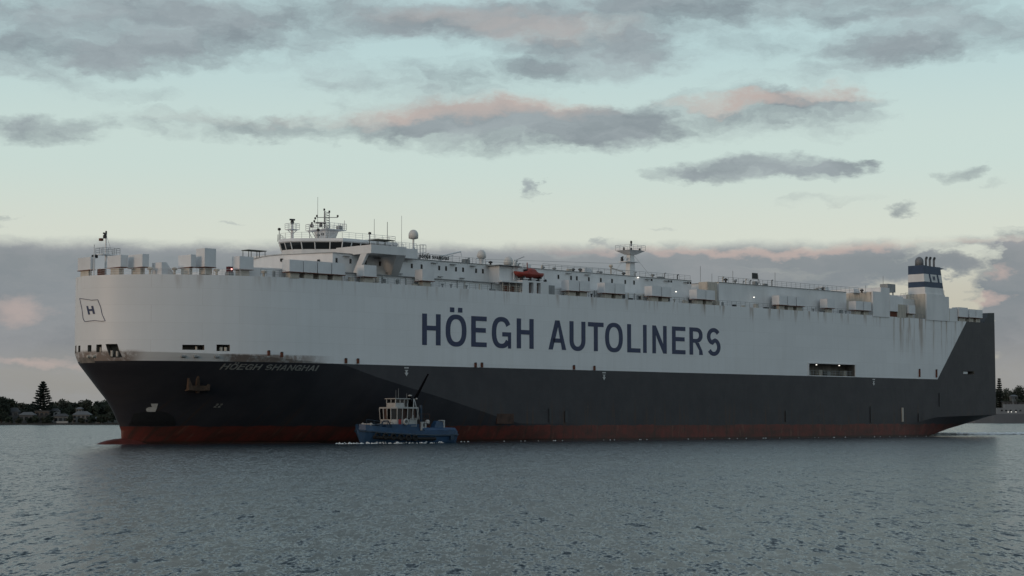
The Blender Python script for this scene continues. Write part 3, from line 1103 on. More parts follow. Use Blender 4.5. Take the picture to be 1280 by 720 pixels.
# garage block further aft
gb = MB().box(132.2, 174.0, -14.0, 14.0, 25.5, 30.3)
gb.build('garage_block', M_white, ship)
MB().box(132.0, 174.1, -14.15, 14.15, 30.3, 30.38).build('garage_roof', M_grey, ship)
MB().rail([(132.2, 13.9, 30.38), (180.0, 13.9, 30.38)], 1.05, 1.55, 0.032).build('roof_railing', M_grey, ship)
MB().rail([(86.5, 11.2, 30.52), (127, 11.2, 30.52)], 0.95, 1.6, 0.028).build('roof_railing', M_grey, ship)
MB().rail([(52.3, 11.2, 30.52), (72.5, 11.2, 30.52)], 0.95, 1.6, 0.026).build('roof_railing', M_grey, ship)
MB().box(128.3, 131.2, 12.2, 14.4, 25.5, 30.2).build('ladder_trunk', M_rusty, ship)

# after houses, rust streaked
ah = MB().box(180.3, 183.2, 3.0, 16.3, 25.4, 30.7).box(183.2, 186.45, 3.0, 16.3, 25.4, 31.7)
ah.build('after_house', M_white, ship)
af = MB().box(180.1, 180.29, 4.0, 15.9, 26.9, 30.55)
af.build('after_house_front_plate', M_rusty, ship)
MB().box(186.46, 189.4, 12.6, 16.35, 26.75, 30.2).build('ventilation_trunk', M_vent, ship)
MB().box(186.46, 200.3, 8.0, 13.4, 25.5, 30.0).build('engine_house', M_white, ship)
MB().box(186.46, 189.4, 13.45, 16.05, 25.55, 26.75).build('trunk_base', M_rustred, ship)
MB().box(189.5, 192.75, 13.45, 16.15, 25.5, 28.35).build('streaked_bulkhead', M_rusty, ship)
MB().box(189.4, 192.8, 13.42, 15.4, 28.4, 30.2).build('fan_room', M_vent, ship)
cs = MB().box(200.4, 207.7, 5.0, 16.3, 25.4, 31.15).box(207.7, 209.3, 5.0, 16.3, 25.4, 30.8)
cs.build('engine_casing', M_white, ship)
MB().box(200.2, 200.39, 11.2, 16.0, 25.8, 31.1).build('casing_front_plate', M_rusty, ship)
MB().box(209.35, 212.8, 9.0, 16.2, 25.4, 28.3).build('casing_annex', M_white, ship)
MB().box(209.31, 209.6, 9.0, 16.22, 25.4, 28.2).build('annex_edge', M_rusty, ship)

# ------------------------------------------------------------------ mushroom vents along the deck edge
V_L, V_W = 2.62, 1.85
vent_m = MB().box(0, V_L, -V_W, 0, 0, 1.85).mesh('vent_box', M_vent)
lip_m = MB().box(-.06, V_L + .06, -V_W - .06, .06, -.10, .0).mesh('rusted_lip', M_rustred)
ped_m = MB().box(.45, V_L - .45, -V_W + .3, -.38, -1.0, -.10).mesh('pedestal', M_rusty)
rng = random.Random(3)


def put_vent(s, t, z, L=V_L, W=V_W, Hh=1.85, ped=1.0):
    v = bpy.data.objects.new('vent_box', vent_m)
    col.objects.link(v)
    v.parent = ship
    v.location = (s, -t, z)
    v.scale = (L / V_L, W / V_W, Hh / 1.85)
    for nm, me, sc in (('rusted_lip', lip_m, 1), ('pedestal', ped_m, ped)):
        o = bpy.data.objects.new(nm, me)
        col.objects.link(o)
        o.parent = v
        o.scale = (1, 1, sc * 1.85 / Hh)


for s in (25.92, 28.68, 31.5, 34.3, 40.77, 53.19, 87.73, 90.6, 97.07, 99.85, 109.87, 112.7, 122.66, 125.4, 147.98, 150.83, 153.7, 163.92, 173.9, 176.75, 193.15, 212.95, 217.2, 220.0):
    hz = 26.5 + (0.0 if s < 210 else 0.05)
    put_vent(s, 16.5, hz + rng.uniform(-.03, .03), Hh=1.85 if s not in (212.95,) else 2.15, L=V_L if s != 212.95 else 3.6)
for (s, t, z, W, L, Hh) in ((0.35, 1.0, 26.25, 3.6, 0.8, 1.9), (2.5, 5.9, 26.5, 3.7, 1.25, 1.78), (4.75, 8.25, 26.5, 3.85, 1.15, 1.92), (10.85, 12.0, 26.62, 3.4, 0.9, 1.85), (12.75, 12.83, 26.7, 2.3, 2.05, 2.8), (18.0, 14.44, 26.55, 1.95, 2.62, 1.95)):
    put_vent(s, t, z, L, W, Hh, ped=1.1)
# inner row of smaller vents on the centre deck
rp = MB().hexa([(7.0, 7.4, 25.3), (9.4, 7.4, 25.3), (9.4, 10.0, 25.3), (7.0, 10.0, 25.3)], [(7.0, 7.4, 27.2), (7.9, 7.4, 27.2), (7.9, 10.0, 27.2), (7.0, 10.0, 27.2)])
rp.build('hatch_hood', M_vent, ship)
for s, t in ((5.9, 8.6), (8.9, 10.6), (14.9, 12.9), (22.0, 15.2)):
    MB().lathe((s, t, 25.3), [(.18, 0), (.18, .75), (.42, .8), (.42, 1.05), (.2, 1.2)], 10).build('deck_mushroom', M_rusty, ship)

# pipes, reels and clutter seen between the vents
rng = random.Random(11)
for s in np.arange(24.0, 180.0, 3.1):
    s = float(s) + rng.uniform(-.8, .8)
    if 70 < s < 88:
        continue
    k_ = rng.random()
    mm = rng.choice([M_grey, M_rusty, M_dark, M_grey])
    if k_ < .45:
        MB().box(s, s + rng.uniform(.4, 1.1), 14.9, 15.5, 25.5, 25.6 + rng.uniform(.3, .9)).build('deck_locker', mm, ship)
    elif k_ < .75:
        MB().tube((s, 15.2, 25.5), (s, 15.2, 25.6 + rng.uniform(.6, 1.2)), rng.uniform(.1, .25), n=8).build('vent_pipe', mm, ship)
    else:
        MB().lathe((s, 15.2, 25.5), [(.3, 0), (.3, .1), (.12, .15), (.12, .6), (.3, .65), (.3, .75)], 10).build('mooring_reel', mm, ship)
spans = [(20.8, 25.6), (37.2, 40.5), (43.6, 52.9), (56.0, 71.2), (83.2, 87.4), (93.4, 96.8), (102.7, 109.5), (115.5, 122.3), (128.2, 147.6), (156.5, 163.5), (166.7, 173.7), (196, 200.2)]
for a, b_ in spans:
    MB().rail([(a, 15.95, 25.58), (b_, 15.95, 25.58)], 1.0, 1.35, 0.03).build('deck_edge_railing', M_grey, ship)
br_pts = [(s, bt(s) - .25, ztop(s) - .02) for s in (0.15, 0.5, 1.0, 1.7, 2.6, 3.6, 4.8, 6.2, 7.8, 9.6, 11.6, 14, 16.6, 19.5, 22.5)]
MB().rail(br_pts, 0.95, 1.4, 0.028).build('bow_railing', M_white, ship)

# sidelight
MB().box(16.3, 17.2, 13.1, 14.1, 25.3, 26.0).build('sidelight_stand', M_grey, ship)
sl = MB().box(16.35, 17.15, 13.3, 13.95, 25.95, 26.85).build('sidelight_box', M_redscreen, ship)
MB().lathe((16.85, 14.02, 26.35), [(.05, 0), (.13, .04), (.13, .16), (.05, .2)], 8).build('red_lamp', M_redlamp, sl)
for (s, t, z) in ((111.35, 11.75, 30.15), (118.84, 14.6, 27.7), (142.36, 14.6, 27.7)):
    MB().tube((s, t - .45, z + .05), (s, t, z + .12), .05, n=5).build('lamp_arm', M_grey, ship)
    MB().lathe((s, t, z), [(.05, 0), (.15, .04), (.16, .15), (.05, .2)], 8).build('deck_lamp', M_lamp, ship)

# ------------------------------------------------------------------ bridge
plan = [(37.9, 0), (38.0, 1.4), (39.0, 2.8), (40.5, 4.3), (42.2, 6.0), (43.4, 7.6)]
fullp = plan + [(54.5, 7.6), (54.5, -7.6)] + [(s, -t) for s, t in plan[::-1][:-1]]
cx = 46.0


def grow(p, k_, ds=0.0):
    return [(cx + (s - cx) * k_ + ds, t * k_) for s, t in p]


wb = MB().prism(fullp, 30.5, 31.62)
bridge = wb.build('wheelhouse', M_white, ship)
# window band leaning out towards the top
lo, hi = 31.62, 32.78
gl = MB()
gl.hexa([(s, t, lo) for s, t in grow(fullp, .985)], [(s, t, hi) for s, t in grow(fullp, 1.035)])
gl.build('window_band_core', M_dark, bridge)
outer_lo, outer_hi = grow(fullp, 1.0), grow(fullp, 1.05)
npl = len(fullp)
for i in range(npl):
    a0, a1 = Vector((*outer_lo[i], lo)), Vector((*outer_lo[(i + 1) % npl], lo))
    b0, b1 = Vector((*outer_hi[i], hi)), Vector((*outer_hi[(i + 1) % npl], hi))
    nseg = 6 if (a1 - a0).length > 8 else (2 if (a1 - a0).length > 4 else 1)
    for k_ in range(nseg):
        def pt(u, v):
            f_ = (k_ + u) / nseg
            return a0.lerp(a1, f_).lerp(b0.lerp(b1, f_), v)
        # pane slightly recessed between the mullions
        p4 = [pt(.07, .06), pt(.93, .06), pt(.93, .92), pt(.07, .92)]
        inn = Vector((cx, 0, (lo + hi) / 2))
        q4 = [p + (inn - p).normalized() * .12 for p in p4]
        r4 = [p + (inn - p).normalized() * .05 for p in p4]
        MB().hexa([tuple(p) for p in q4], [tuple(p) for p in r4]).build('window_pane', M_glass, bridge)
        MB().tube(pt(0, -.02), pt(0, 1.02), .10, n=5).build('mullion', M_white, bridge)
rt = grow(fullp, 1.075)
MB().hexa([(s, t, hi - .02) for s, t in grow(fullp, 1.05)], [(s, t, hi + .16) for s, t in rt]).hexa([(s, t, hi + .16) for s, t in rt], [(s, t, hi + .62) for s, t in grow(fullp, 1.06)]).build('wheelhouse_roof', M_white, bridge)
ZR = hi + .62
rp_ = [(s, t, ZR) for s, t in grow(fullp, 1.03)]
MB().rail(rp_ + rp_[:1], 1.0, 1.5, 0.03).build('bridge_top_railing', M_white, bridge)

# bridge wing with splayed supports
for sg in (1, -1):
    wg = MB()
    wg.box(42.4, 49.9, sg * 7.4, sg * 16.3, 30.36, 30.75)
    wg.box(42.4, 42.62, sg * 7.4, sg * 16.3, 30.75, 31.72)
    wg.box(42.62, 49.9, sg * 16.08, sg * 16.3, 30.75, 31.75)
    wg.box(49.68, 49.9, sg * 7.4, sg * 16.08, 30.75, 31.75)
    wgo = wg.build('bridge_wing', M_white, ship)
    lg = MB()
    lg.hexa([(42.45, sg * 11.5, 27.1), (42.95, sg * 11.5, 27.1), (42.95, sg * 12.8, 27.1), (42.45, sg * 12.8, 27.1)], [(42.45, sg * 13.6, 30.36), (42.95, sg * 13.6, 30.36), (42.95, sg * 15.2, 30.36), (42.45, sg * 15.2, 30.36)])
    lg.build('wing_strut', M_white, wgo)
    gs = MB()
    gs.hexa([(50.2, sg * 11.4, 27.2), (51.8, sg * 11.4, 27.2), (51.8, sg * 12.0, 27.2), (50.2, sg * 12.0, 27.2)], [(47.9, sg * 11.4, 30.36), (49.85, sg * 11.4, 30.36), (49.85, sg * 16.2, 30.36), (47.9, sg * 16.2, 30.36)])
    gs.build('wing_gusset', M_white, wgo)
    MB().rail([(42.6, sg * 15.9, 31.75), (49.6, sg * 15.9, 31.75)], .5, 1.2, .028, 2).build('wing_rail', M_white, wgo)
MB().box(50.0, 52.2, 8.0, 12.0, 30.5, 32.0).build('signal_locker', M_white, ship)


# ------------------------------------------------------------------ masts, antennas and domes
def radar_post(s, t, z0, zp, zt, r=.28, name='radar_mast', plat=1.6):
    mb = MB()
    mb.tube((s, t, z0), (s, t, zt), r, r * .7, 8)
    for a in range(4):
        an_ = a * math.pi / 2 + .4
        mb.tube((s + plat * .9 * math.cos(an_), t + plat * .9 * math.sin(an_), zp), (s, t, zp - plat * .9), .07, n=5)
    mb.box(s - plat, s + plat, t - plat, t + plat, zp, zp + .1)
    o = mb.build(name, M_white, ship)
    MB().rail([(s - plat, t - plat, zp + .1), (s + plat, t - plat, zp + .1), (s + plat, t + plat, zp + .1), (s - plat, t + plat, zp + .1), (s - plat, t - plat, zp + .1)], .95, 1.0, .03).build('platform_rail', M_white, o)
    return o


def scanner(parent, s, t, z, L=2.4, rz=.6):
    MB().lathe((s, t, z), [(.22, 0), (.3, .1), (.3, .45), (.15, .6)], 10).build('scanner_motor', M_dark, parent)
    dx_, dy_ = math.cos(rz) * L / 2, math.sin(rz) * L / 2
    MB().tube((s - dx_, t - dy_, z + .72), (s + dx_, t + dy_, z + .72), .16, n=6).build('radar_scanner', M_dark, parent)


# forward radar post on the wheelhouse
o = radar_post(38.9, 0.2, ZR, 34.95, 35.9, .26, 'radar_mast', .85)
scanner(o, 38.9, 0.2, 35.95, .9, .3)
# main signal mast: pedestal, crosstrees, lattice top
mb = MB()
mb.hexa([(45.2, -1.0, ZR), (47.0, -1.0, ZR), (47.0, 1.2, ZR), (45.2, 1.2, ZR)], [(44.6, -1.4, 35.3), (47.6, -1.4, 35.3), (47.6, 1.6, 35.3), (44.6, 1.6, 35.3)])
mb.box(43.9, 48.3, -2.6, 2.8, 35.3, 35.42)
for s in (44.2, 45.0):
    mb.tube((s, -2.3, 35.3), (s + .5, -1.2, ZR), .07, n=5)
    mb.tube((s, 2.5, 35.3), (s + .5, 1.6, ZR), .07, n=5)
mm_ = mb.build('main_mast', M_white, ship)
MB().rail([(43.9, -2.6, 35.42), (48.3, -2.6, 35.42), (48.3, 2.8, 35.42), (43.9, 2.8, 35.42), (43.9, -2.6, 35.42)], 1.0, .9, .035).build('platform_rail', M_white, mm_)
lt = MB()
for (s, t) in ((46.0, -.3), (46.6, .3), (45.6, .4)):
    lt.tube((s, t, 35.4), (s, t, 39.0 - abs(t)), .09, .06, 5)
for z in np.arange(35.8, 38.6, .42):
    lt.tube((46.0, -.3, z), (46.6, .3, z), .045, n=4)
    lt.tube((46.6, .3, z), (45.6, .4, z + .2), .045, n=4)
lt.tube((45.0, -1.0, 37.6), (47.6, 1.3, 37.6), .06, n=5)
lt.tube((44.6, -1.2, 36.7), (46, 0, 36.7), .05, n=5)
lt.build('lattice_topmast', M_grey, mm_)
for (s, t, z) in ((45.0, -1.0, 37.65), (47.6, 1.3, 37.65), (46.0, -.3, 38.75), (46.6, .3, 38.4), (44.6, -1.2, 36.75), (44.8, -1.2, 37.25)):
    MB().lathe((s, t, z), [(.1, 0), (.16, .05), (.16, .3), (.1, .38)], 8).build('signal_lamp', M_dark, mm_)
scanner(mm_, 44.4, -1.6, 35.9, 1.2, 2.2)
scanner(mm_, 44.6, 0.6, 35.8, 1.6, .7)
for (s, t, h_) in ((48.0, 2.6, 1.6), (48.2, -2.4, 1.2), (47.6, 2.0, 1.1)):
    MB().tube((s, t, 35.42), (s, t, 35.42 + h_), .06, n=5).build('antenna_rod', M_white, mm_)
MB().box(47.2, 47.9, 1.4, 2.3, 35.42, 36.1).build('junction_box', M_grey, mm_)
# whips and posts on the bridge top
for (s, t, z0, z1, r) in ((41.2, 4.0, ZR, 40.3, .03), (50.5, 7.4, ZR, 37.1, .035), (56.0, 8.0, 30.5, 38.0, .03), (52.0, 9.0, 30.5, 36.6, .05), (40.2, 3.2, ZR, 35.3, .05), (42.2, 5.4, ZR, 35.4, .07), (38.2, -2.4, ZR, 35.0, .06), (39.6, -4.6, ZR, 34.6, .06), (41.0, 4.4, ZR, 34.6, .09), (50.2, 6.6, ZR, 34.5, .08)):
    MB().tube((s, t, z0), (s, t, z1), r * 1.4, r, 5).build('whip_antenna', M_grey, ship)
for (s, t, z) in ((38.2, -2.4, 35.0), (41.0, 4.4, 34.6), (50.2, 6.6, 34.5), (42.3, 2.8, ZR + .5), (42.9, 3.2, ZR + .7)):
    MB().lathe((s, t, z), [(.1, 0), (.26, .08), (.26, .35), (.12, .45)], 8).build('searchlight', M_dark, ship)
# big dome on its tripod
dm = MB()
dm.tube((56.9, 10.0, 30.5), (56.9, 10.0, 34.0), .16, n=8)
for a in (0.5, 2.6, 4.7):
    dm.tube((56.9 + .9 * math.cos(a), 10 + .9 * math.sin(a), 30.5), (56.9, 10, 33.0), .06, n=5)
dmo = dm.build('dome_pedestal', M_white, ship)
MB().lathe((56.9, 10, 33.95), [(.35, 0), (.8, .12), (.84, .7), (.78, 1.05), (.55, 1.42), (.28, 1.58), (.05, 1.62)], 16).build('satellite_dome', M_dome, dmo, smooth=True)
MB().rail([(57.8, 10.6, 30.5), (59.2, 10.6, 30.5), (59.2, 9.2, 30.5), (57.8, 9.2, 30.5)], 2.6, .9, .04, 4).build('ladder_cage', M_white, dmo)
for (s, t, z0, r) in ((74.5, 8.0, 31.9, .82), (83.5, 5.5, 31.4, .85), (86.3, 4.5, 31.3, .5)):
    d2 = MB().tube((s, t, 30.45), (s, t, z0), r * .35, r * .5, 8).build('dome_stand', M_white, ship)
    MB().lathe((s, t, z0 - .1), [(r * .55, 0), (r, r * .25), (r, r * .95), (r * .8, r * 1.5), (r * .45, r * 1.85), (.05, r * 1.95)], 16).build('satellite_dome', M_dome, d2, smooth=True)
# canopies
cnp = MB().box(36.2, 40.0, -10.2, -8.2, 32.0, 32.12)
for s in (36.4, 38.1, 39.8):
    for t in (-10.0, -8.4):
        cnp.tube((s, t, 30.4), (s, t, 32.05), .06, n=4)
cnp.build('sun_canopy', M_canvas, ship)
cn2 = MB().box(47.8, 51.4, 9.0, 11.6, 33.2, 33.32)
for s in (48.0, 49.6, 51.2):
    for t in (9.2, 11.4):
        cn2.tube((s, t, 30.75), (s, t, 33.2), .06, n=4)
cn2.build('sun_canopy', M_canvas, ship)
MB().rail([(50, 12.4, 32.0), (55.5, 12.4, 32.0)], .95, .8, .03).build('roof_railing', M_white, ship)
MB().box(49.95, 55.6, 11.45, 12.6, 30.4, 32.0).build('wing_house', M_white, ship)
# name boards on the roof: dark letters on an open frame
nb = MB().rail([(57.0, 11.2, 30.55), (64.4, 11.2, 30.55)], .95, 1.2, .035, 2).build('name_board_frame', M_white, ship)
adv = 0.0
for ch in name_txt:
    if ch == ' ':
        adv += .32
        continue
    w_ = {'I': .16}.get(ch, .42)
    put_letter('board_letter', glyph(ch, w_, .62, .14, .13), lambda x, y, d, adv=adv: (57.1 + adv + x, 11.25 + d, 30.72 + y), M_dark, nb, .06)
    adv += w_ + .10
bm_ = MB().tube((63.5, 9.5, 30.5), (63.5, 9.5, 31.6), .2, n=8).tube((63.5, 9.5, 31.5), (68.2, 9.5, 32.6), .12, n=6).tube((63.5, 9.5, 31.0), (66.5, 9.5, 31.9), .07, n=5).tube((68.2, 9.5, 32.6), (68.4, 9.5, 31.7), .05, n=4)
bm_.build('stores_crane', M_white, ship)

# foremast on the bow
fm = MB()
fm.tube((3.6, 0.0, 25.3), (3.6, 0.0, 31.6), .20, .10, 8)
fm.tube((3.6, 0, 28.7), (6.2, 0, 25.3), .07, n=5).tube((3.6, 0, 28.7), (4.6, -2.0, 25.3), .07, n=5)
fm.box(2.4, 5.4, -.9, 1.1, 28.65, 28.75)
fmo = fm.build('foremast', M_white, ship)
MB().rail([(2.4, -.9, 28.75), (5.4, -.9, 28.75), (5.4, 1.1, 28.75), (2.4, 1.1, 28.75), (2.4, -.9, 28.75)], .95, 1.0, .03).build('platform_rail', M_grey, fmo)
scanner(fmo, 3.4, 0.0, 31.2, 1.4, 2.4)
MB().lathe((3.6, 0, 31.95), [(.1, 0), (.14, .05), (.14, .35), (.06, .42)], 8).build('masthead_lamp', M_dark, fmo)
MB().box(2.1, 2.6, -1.6, -.6, 28.2, 28.7).build('fog_horn', M_dark, fmo)
MB().box(3.2, 3.7, -1.4, -.9, 30.9, 31.3).build('range_light', M_rustred, fmo)
MB().tube((3.6, .3, 31.3), (5.6, .8, 25.4), .02, n=4).build('stay_wire', M_grey, fmo)
MB().tube((0.75, 1.35, 25.2), (0.75, 1.35, 30.0), .12, .07, 6).build('jackstaff', M_white, ship)
MB().box(1.6, 2.5, .9, 1.7, 25.2, 26.4).build('winch', M_rustred, ship)

# aft mast
am = MB()
am.hexa([(121.2, -.65, 30.45), (123.0, -.65, 30.45), (123.0, .8, 30.45), (121.2, .8, 30.45)], [(121.5, -.35, 35.9), (122.7, -.35, 35.9), (122.7, .5, 35.9), (121.5, .5, 35.9)])
am.hexa([(121.2, -.6, 35.9), (123.0, -.6, 35.9), (123.0, .8, 35.9), (121.2, .8, 35.9)], [(119.8, -1.8, 36.7), (124.4, -1.8, 36.7), (124.4, 2.0, 36.7), (119.8, 2.0, 36.7)])
am.box(120.0, 123.6, -1.2, 1.2, 34.4, 34.52)
amo = am.build('after_mast', M_white, ship)
MB().rail([(119.8, -1.8, 36.7), (124.4, -1.8, 36.7), (124.4, 2.0, 36.7), (119.8, 2.0, 36.7), (119.8, -1.8, 36.7)], 1.0, 1.1, .035).build('platform_rail', M_white, amo)
for (s, t, z) in ((120.3, 0, 36.75), (122.1, .3, 36.75), (124.0, .8, 36.75), (122.1, .3, 38.1), (122.3, .1, 37.6)):
    MB().lathe((s, t, z), [(.12, 0), (.2, .08), (.2, .45), (.08, .55)], 8).build('signal_lamp', M_dark, amo)
MB().tube((122.1, .2, 36.7), (122.1, .2, 38.7), .07, n=5).build('topmast', M_white, amo)
scanner(amo, 120.2, -.4, 34.6, 1.6, 2.2)
for a in ((118.5, -3, 30.5), (126.0, 3.2, 30.5), (126.5, -2, 30.5), (117.5, 4, 30.5)):
    MB().tube((122.1, .1, 36.6), a, .022, n=4).build('stay_wire', M_grey, amo)
# smaller roof fittings
MB().tube((110.6, 5.5, 30.5), (110.6, 5.5, 32.6), .14, n=6).tube((110.6, 5.5, 32.4), (113.5, 5.9, 31.8), .1, n=5).build('provision_crane', M_rusty, ship)
MB().lathe((110.6, 5.5, 32.5), [(.3, 0), (.42, .2), (.3, .5)], 8).build('crane_head', M_rusty, ship)
sgn = MB().tube((150.6, 10.0, 30.4), (149.3, 10.0, 32.6), .05, n=5).build('signal_staff', M_dark, ship)
MB().box(147.6, 149.4, 9.96, 10.04, 32.0, 33.2).build('black_signal_shape', M_dark, sgn)
for (s, t, z, h_) in ((131.6, 12.8, 30.4, 1.6), (139.0, 12.0, 30.4, 2.6), (128.5, 12.5, 30.3, 3.0), (147.0, 12.0, 30.4, 2.2), (152.5, 12, 30.4, 3.0), (181.0, 14.0, 30.7, 1.4), (186.0, 15.0, 31.7, 2.6), (188.5, 13.5, 30.2, 1.8)):
    MB().tube((s, t, z), (s, t, z + h_), .05, n=5).build('roof_antenna', M_grey, ship)
for (s, t, z, d_) in ((135.2, 13.3, 30.4, .7), (178.9, 14.5, 30.4, .6), (104.0, 9.0, 30.5, .6), (194.0, 11.0, 30.0, .7)):
    MB().lathe((s, t, z), [(.2, 0), (.2, d_ * .6), (.42, d_ * .65), (.42, d_), (.1, d_ * 1.3)], 10).build('roof_vent', M_dark if s > 130 else M_grey, ship)
MB().box(190.6, 193.5, 11.0, 13.0, 31.2, 33.0).box(190.9, 191.1, 11.2, 11.4, 30.0, 31.2).box(193.0, 193.2, 12.5, 12.7, 30.0, 31.2).build('cooling_tank', M_grey, ship)
for (s, t) in ((183.4, 12), (178.0, 11.5), (168.0, 11.0), (97.5, 9.5)):
    MB().hexa([(s, t, 30.5), (s + 2.2, t, 30.5), (s + 2.2, t + 1.6, 30.5), (s, t + 1.6, 30.5)], [(s + .2, t + .2, 31.3), (s + 2.0, t + .2, 31.3), (s + 2.0, t + 1.4, 31.3), (s + .2, t + 1.4, 31.3)]).build('roof_hatch', M_vent, ship)
rng = random.Random(29)
for i in range(44):
    s = rng.uniform(54, 128) if i < 26 else rng.uniform(134, 178)
    t_ = rng.uniform(8.5, 10.8) if s < 130 else rng.uniform(10.5, 13.4)
    zr = 30.5 if s < 130 else 30.37
    mm = rng.choice([M_vent, M_grey, M_grey, M_dark, M_rusty])
    k_ = rng.random()
    if k_ < .4:
        w_ = rng.uniform(.4, 1.4)
        MB().box(s, s + w_, t_, t_ + rng.uniform(.4, 1.0), zr, zr + rng.uniform(.3, 1.0)).build('roof_locker', mm, ship)
    elif k_ < .75:
        h_ = rng.uniform(.5, 1.3)
        MB().tube((s, t_, zr), (s, t_, zr + h_), .1, n=6).tube((s, t_, zr + h_), (s + .35, t_, zr + h_ + .12), .12, n=6).build('gooseneck_vent', mm, ship)
    else:
        MB().lathe((s, t_, zr), [(.16, 0), (.16, .4), (.38, .45), (.38, .65), (.12, .8)], 8).build('roof_mushroom', mm, ship)
for i in range(40):
    s = rng.uniform(38, 72) if i < 16 else rng.uniform(88, 127)
    k_ = rng.random()
    mm = rng.choice([M_grey, M_dark, M_rusty, M_rustred])
    if k_ < .5:
        MB().box(s, s + rng.uniform(.25, .8), 14.2, 14.45, 25.9, 26.2 + rng.uniform(.1, .6)).build('hose_box', mm, ship)
    else:
        MB().tube((s, 14.3, 25.6), (s, 14.3, 27.0), .06, n=5).build('downpipe', mm, ship)
# wire stays sweeping from the dome to the aft mast
for z0, z1 in ((31.6, 34.0), (31.3, 32.6)):
    MB().tube((73.0, 9.0, z0), (121.0, 1.0, z1), .03, n=4).build('aerial_wire', M_grey, ship)
# davit frame beside the rescue boat
dv = MB()
dv.tube((76.0, 14.6, 27.75), (76.0, 14.6, 31.4), .10, n=6).tube((78.2, 14.6, 27.75), (78.2, 14.6, 30.9), .08, n=6).tube((76.0, 14.6, 31.2), (78.2, 14.9, 32.0), .10, n=6)
dv.tube((83.5, 14.6, 27.4), (83.5, 14.6, 29.4), .10, n=6)
dv.box(77.4, 82.6, 14.0, 15.6, 28.05, 28.2)
for s in (77.8, 79.6, 81.6):
    dv.tube((s, 14.2, 27.7), (s + .5, 14.8, 28.4), .12, n=5)
    dv.tube((s, 15.4, 27.7), (s + .3, 15.2, 28.4), .12, n=5)
dv.build('boat_davit', M_white, ship)
for s in (77.0, 79.0, 81.0, 82.8):
    MB().lathe((s, 15.5, 27.78), [(.22, 0), (.3, .1), (.3, .35), (.15, .45)], 8).build('winch_drum', M_dark, ship)

# ------------------------------------------------------------------ funnel
def fsec(z):
    f_ = (z - 31.15) / (37.35 - 31.15)
    return 200.4 - .6 * f_, 207.75 - 1.2 * f_, 11.6 + .5 * f_, 16.05 - .1 * f_


def fband(z0, z1, name, material, parent):
    a, b_, c_, d_ = fsec(z0)
    e, f_, g, h_ = fsec(z1)
    return MB().hexa([(a, c_, z0), (b_, c_, z0), (b_, d_, z0), (a, d_, z0)], [(e, g, z1), (f_, g, z1), (f_, h_, z1), (e, h_, z1)]).build(name, material, parent)


fun = fband(31.15, 32.62, 'funnel', M_white, ship)
fband(32.62, 33.82, 'navy_stripe', M_funnelnavy, fun)
fband(33.82, 35.5, 'white_stripe', M_white, fun)
fband(35.5, 37.25, 'navy_top', M_funnelnavy, fun)
e, f_, g, h_ = fsec(37.25)
MB().hexa([(e, g, 37.25), (f_ + .2, g, 36.75), (f_ + .2, h_, 36.75), (e, h_, 37.25)], [(e, g, 37.4), (f_ + 1.6, g, 37.05), (f_ + 1.6, h_, 37.05), (e, h_, 37.4)]).build('funnel_cap', M_funnelnavy, fun)
for s0 in (201.9, 205.0):
    MB().hexa([(s0 + .55, 15.9, 33.82), (s0 + 1.0, 15.9, 33.82), (s0 + 1.0, 16.12, 33.82), (s0 + .55, 16.12, 33.82)], [(s0, 15.9, 35.5), (s0 + .45, 15.9, 35.5), (s0 + .45, 16.08, 35.5), (s0, 16.08, 35.5)]).build('flag_edge_bar', M_funnelnavy, fun)
put_letter('flag_letter', glyph('H', .75, .85, .22, .2), lambda x, y, d: (203.6 + x - y * .2, 16.0 + d, 34.25 + y), M_navy, fun, .08)
for (s, t) in ((200.9, 12.2), (201.8, 12.8), (203.0, 13.6)):
    MB().box(s - .9, s - .2, t - .2, t + .2, 36.6, 36.9).build('funnel_grille', M_dark, fun)
MB().lathe((201.0, 14.2, 37.2), [(.95, 0), (.95, 1.2), (.85, 1.6), (.6, 1.95), (.25, 2.15), (.05, 2.2)], 16).build('main_exhaust', M_pipe, fun, smooth=True)
for (s, t) in ((202.4, 15.0), (203.6, 15.2), (204.9, 15.4)):
    pe = MB().tube((s, t, 37.1), (s, t, 38.9), .24, n=8).build('exhaust_pipe', M_pipe, fun)
    MB().tube((s, t, 38.8), (s + .35, t, 39.35), .27, n=8).build('pipe_mouth', M_dark, pe)
MB().rail([(207.7, 6, 31.15), (207.7, 16.1, 31.15)], 1.0, 1.5, .03).build('casing_railing', M_grey, ship)
MB().rail([(194.0, 14.0, 30.0), (200.2, 14.0, 30.0)], 1.0, 1.2, .03).build('casing_railing', M_grey, ship)


# ------------------------------------------------------------------ rescue boat on its cradle (a thing of its own)
def ship_world(s, t, z):
    st_ = Vector((-AFT.y, AFT.x, 0))
    return SHIP_O + AFT * s + st_ * (-t) + Vector((0, 0, z))


def loft(secs, mi=0, mb=None, closed=True):
    mb = mb or MB()
    n_ = len(secs[0])
    vs = [p for sct in secs for p in sct]
    fs = []
    for j in range(len(secs) - 1):
        for i in range(n_ if closed else n_ - 1):
            fs.append((j * n_ + i, j * n_ + (i + 1) % n_, (j + 1) * n_ + (i + 1) % n_, (j + 1) * n_ + i))
    fs.append(tuple(range(n_))[::-1])
    fs.append(tuple(range((len(secs) - 1) * n_, len(secs) * n_)))
    mb.add(vs, fs, mi)
    return mb


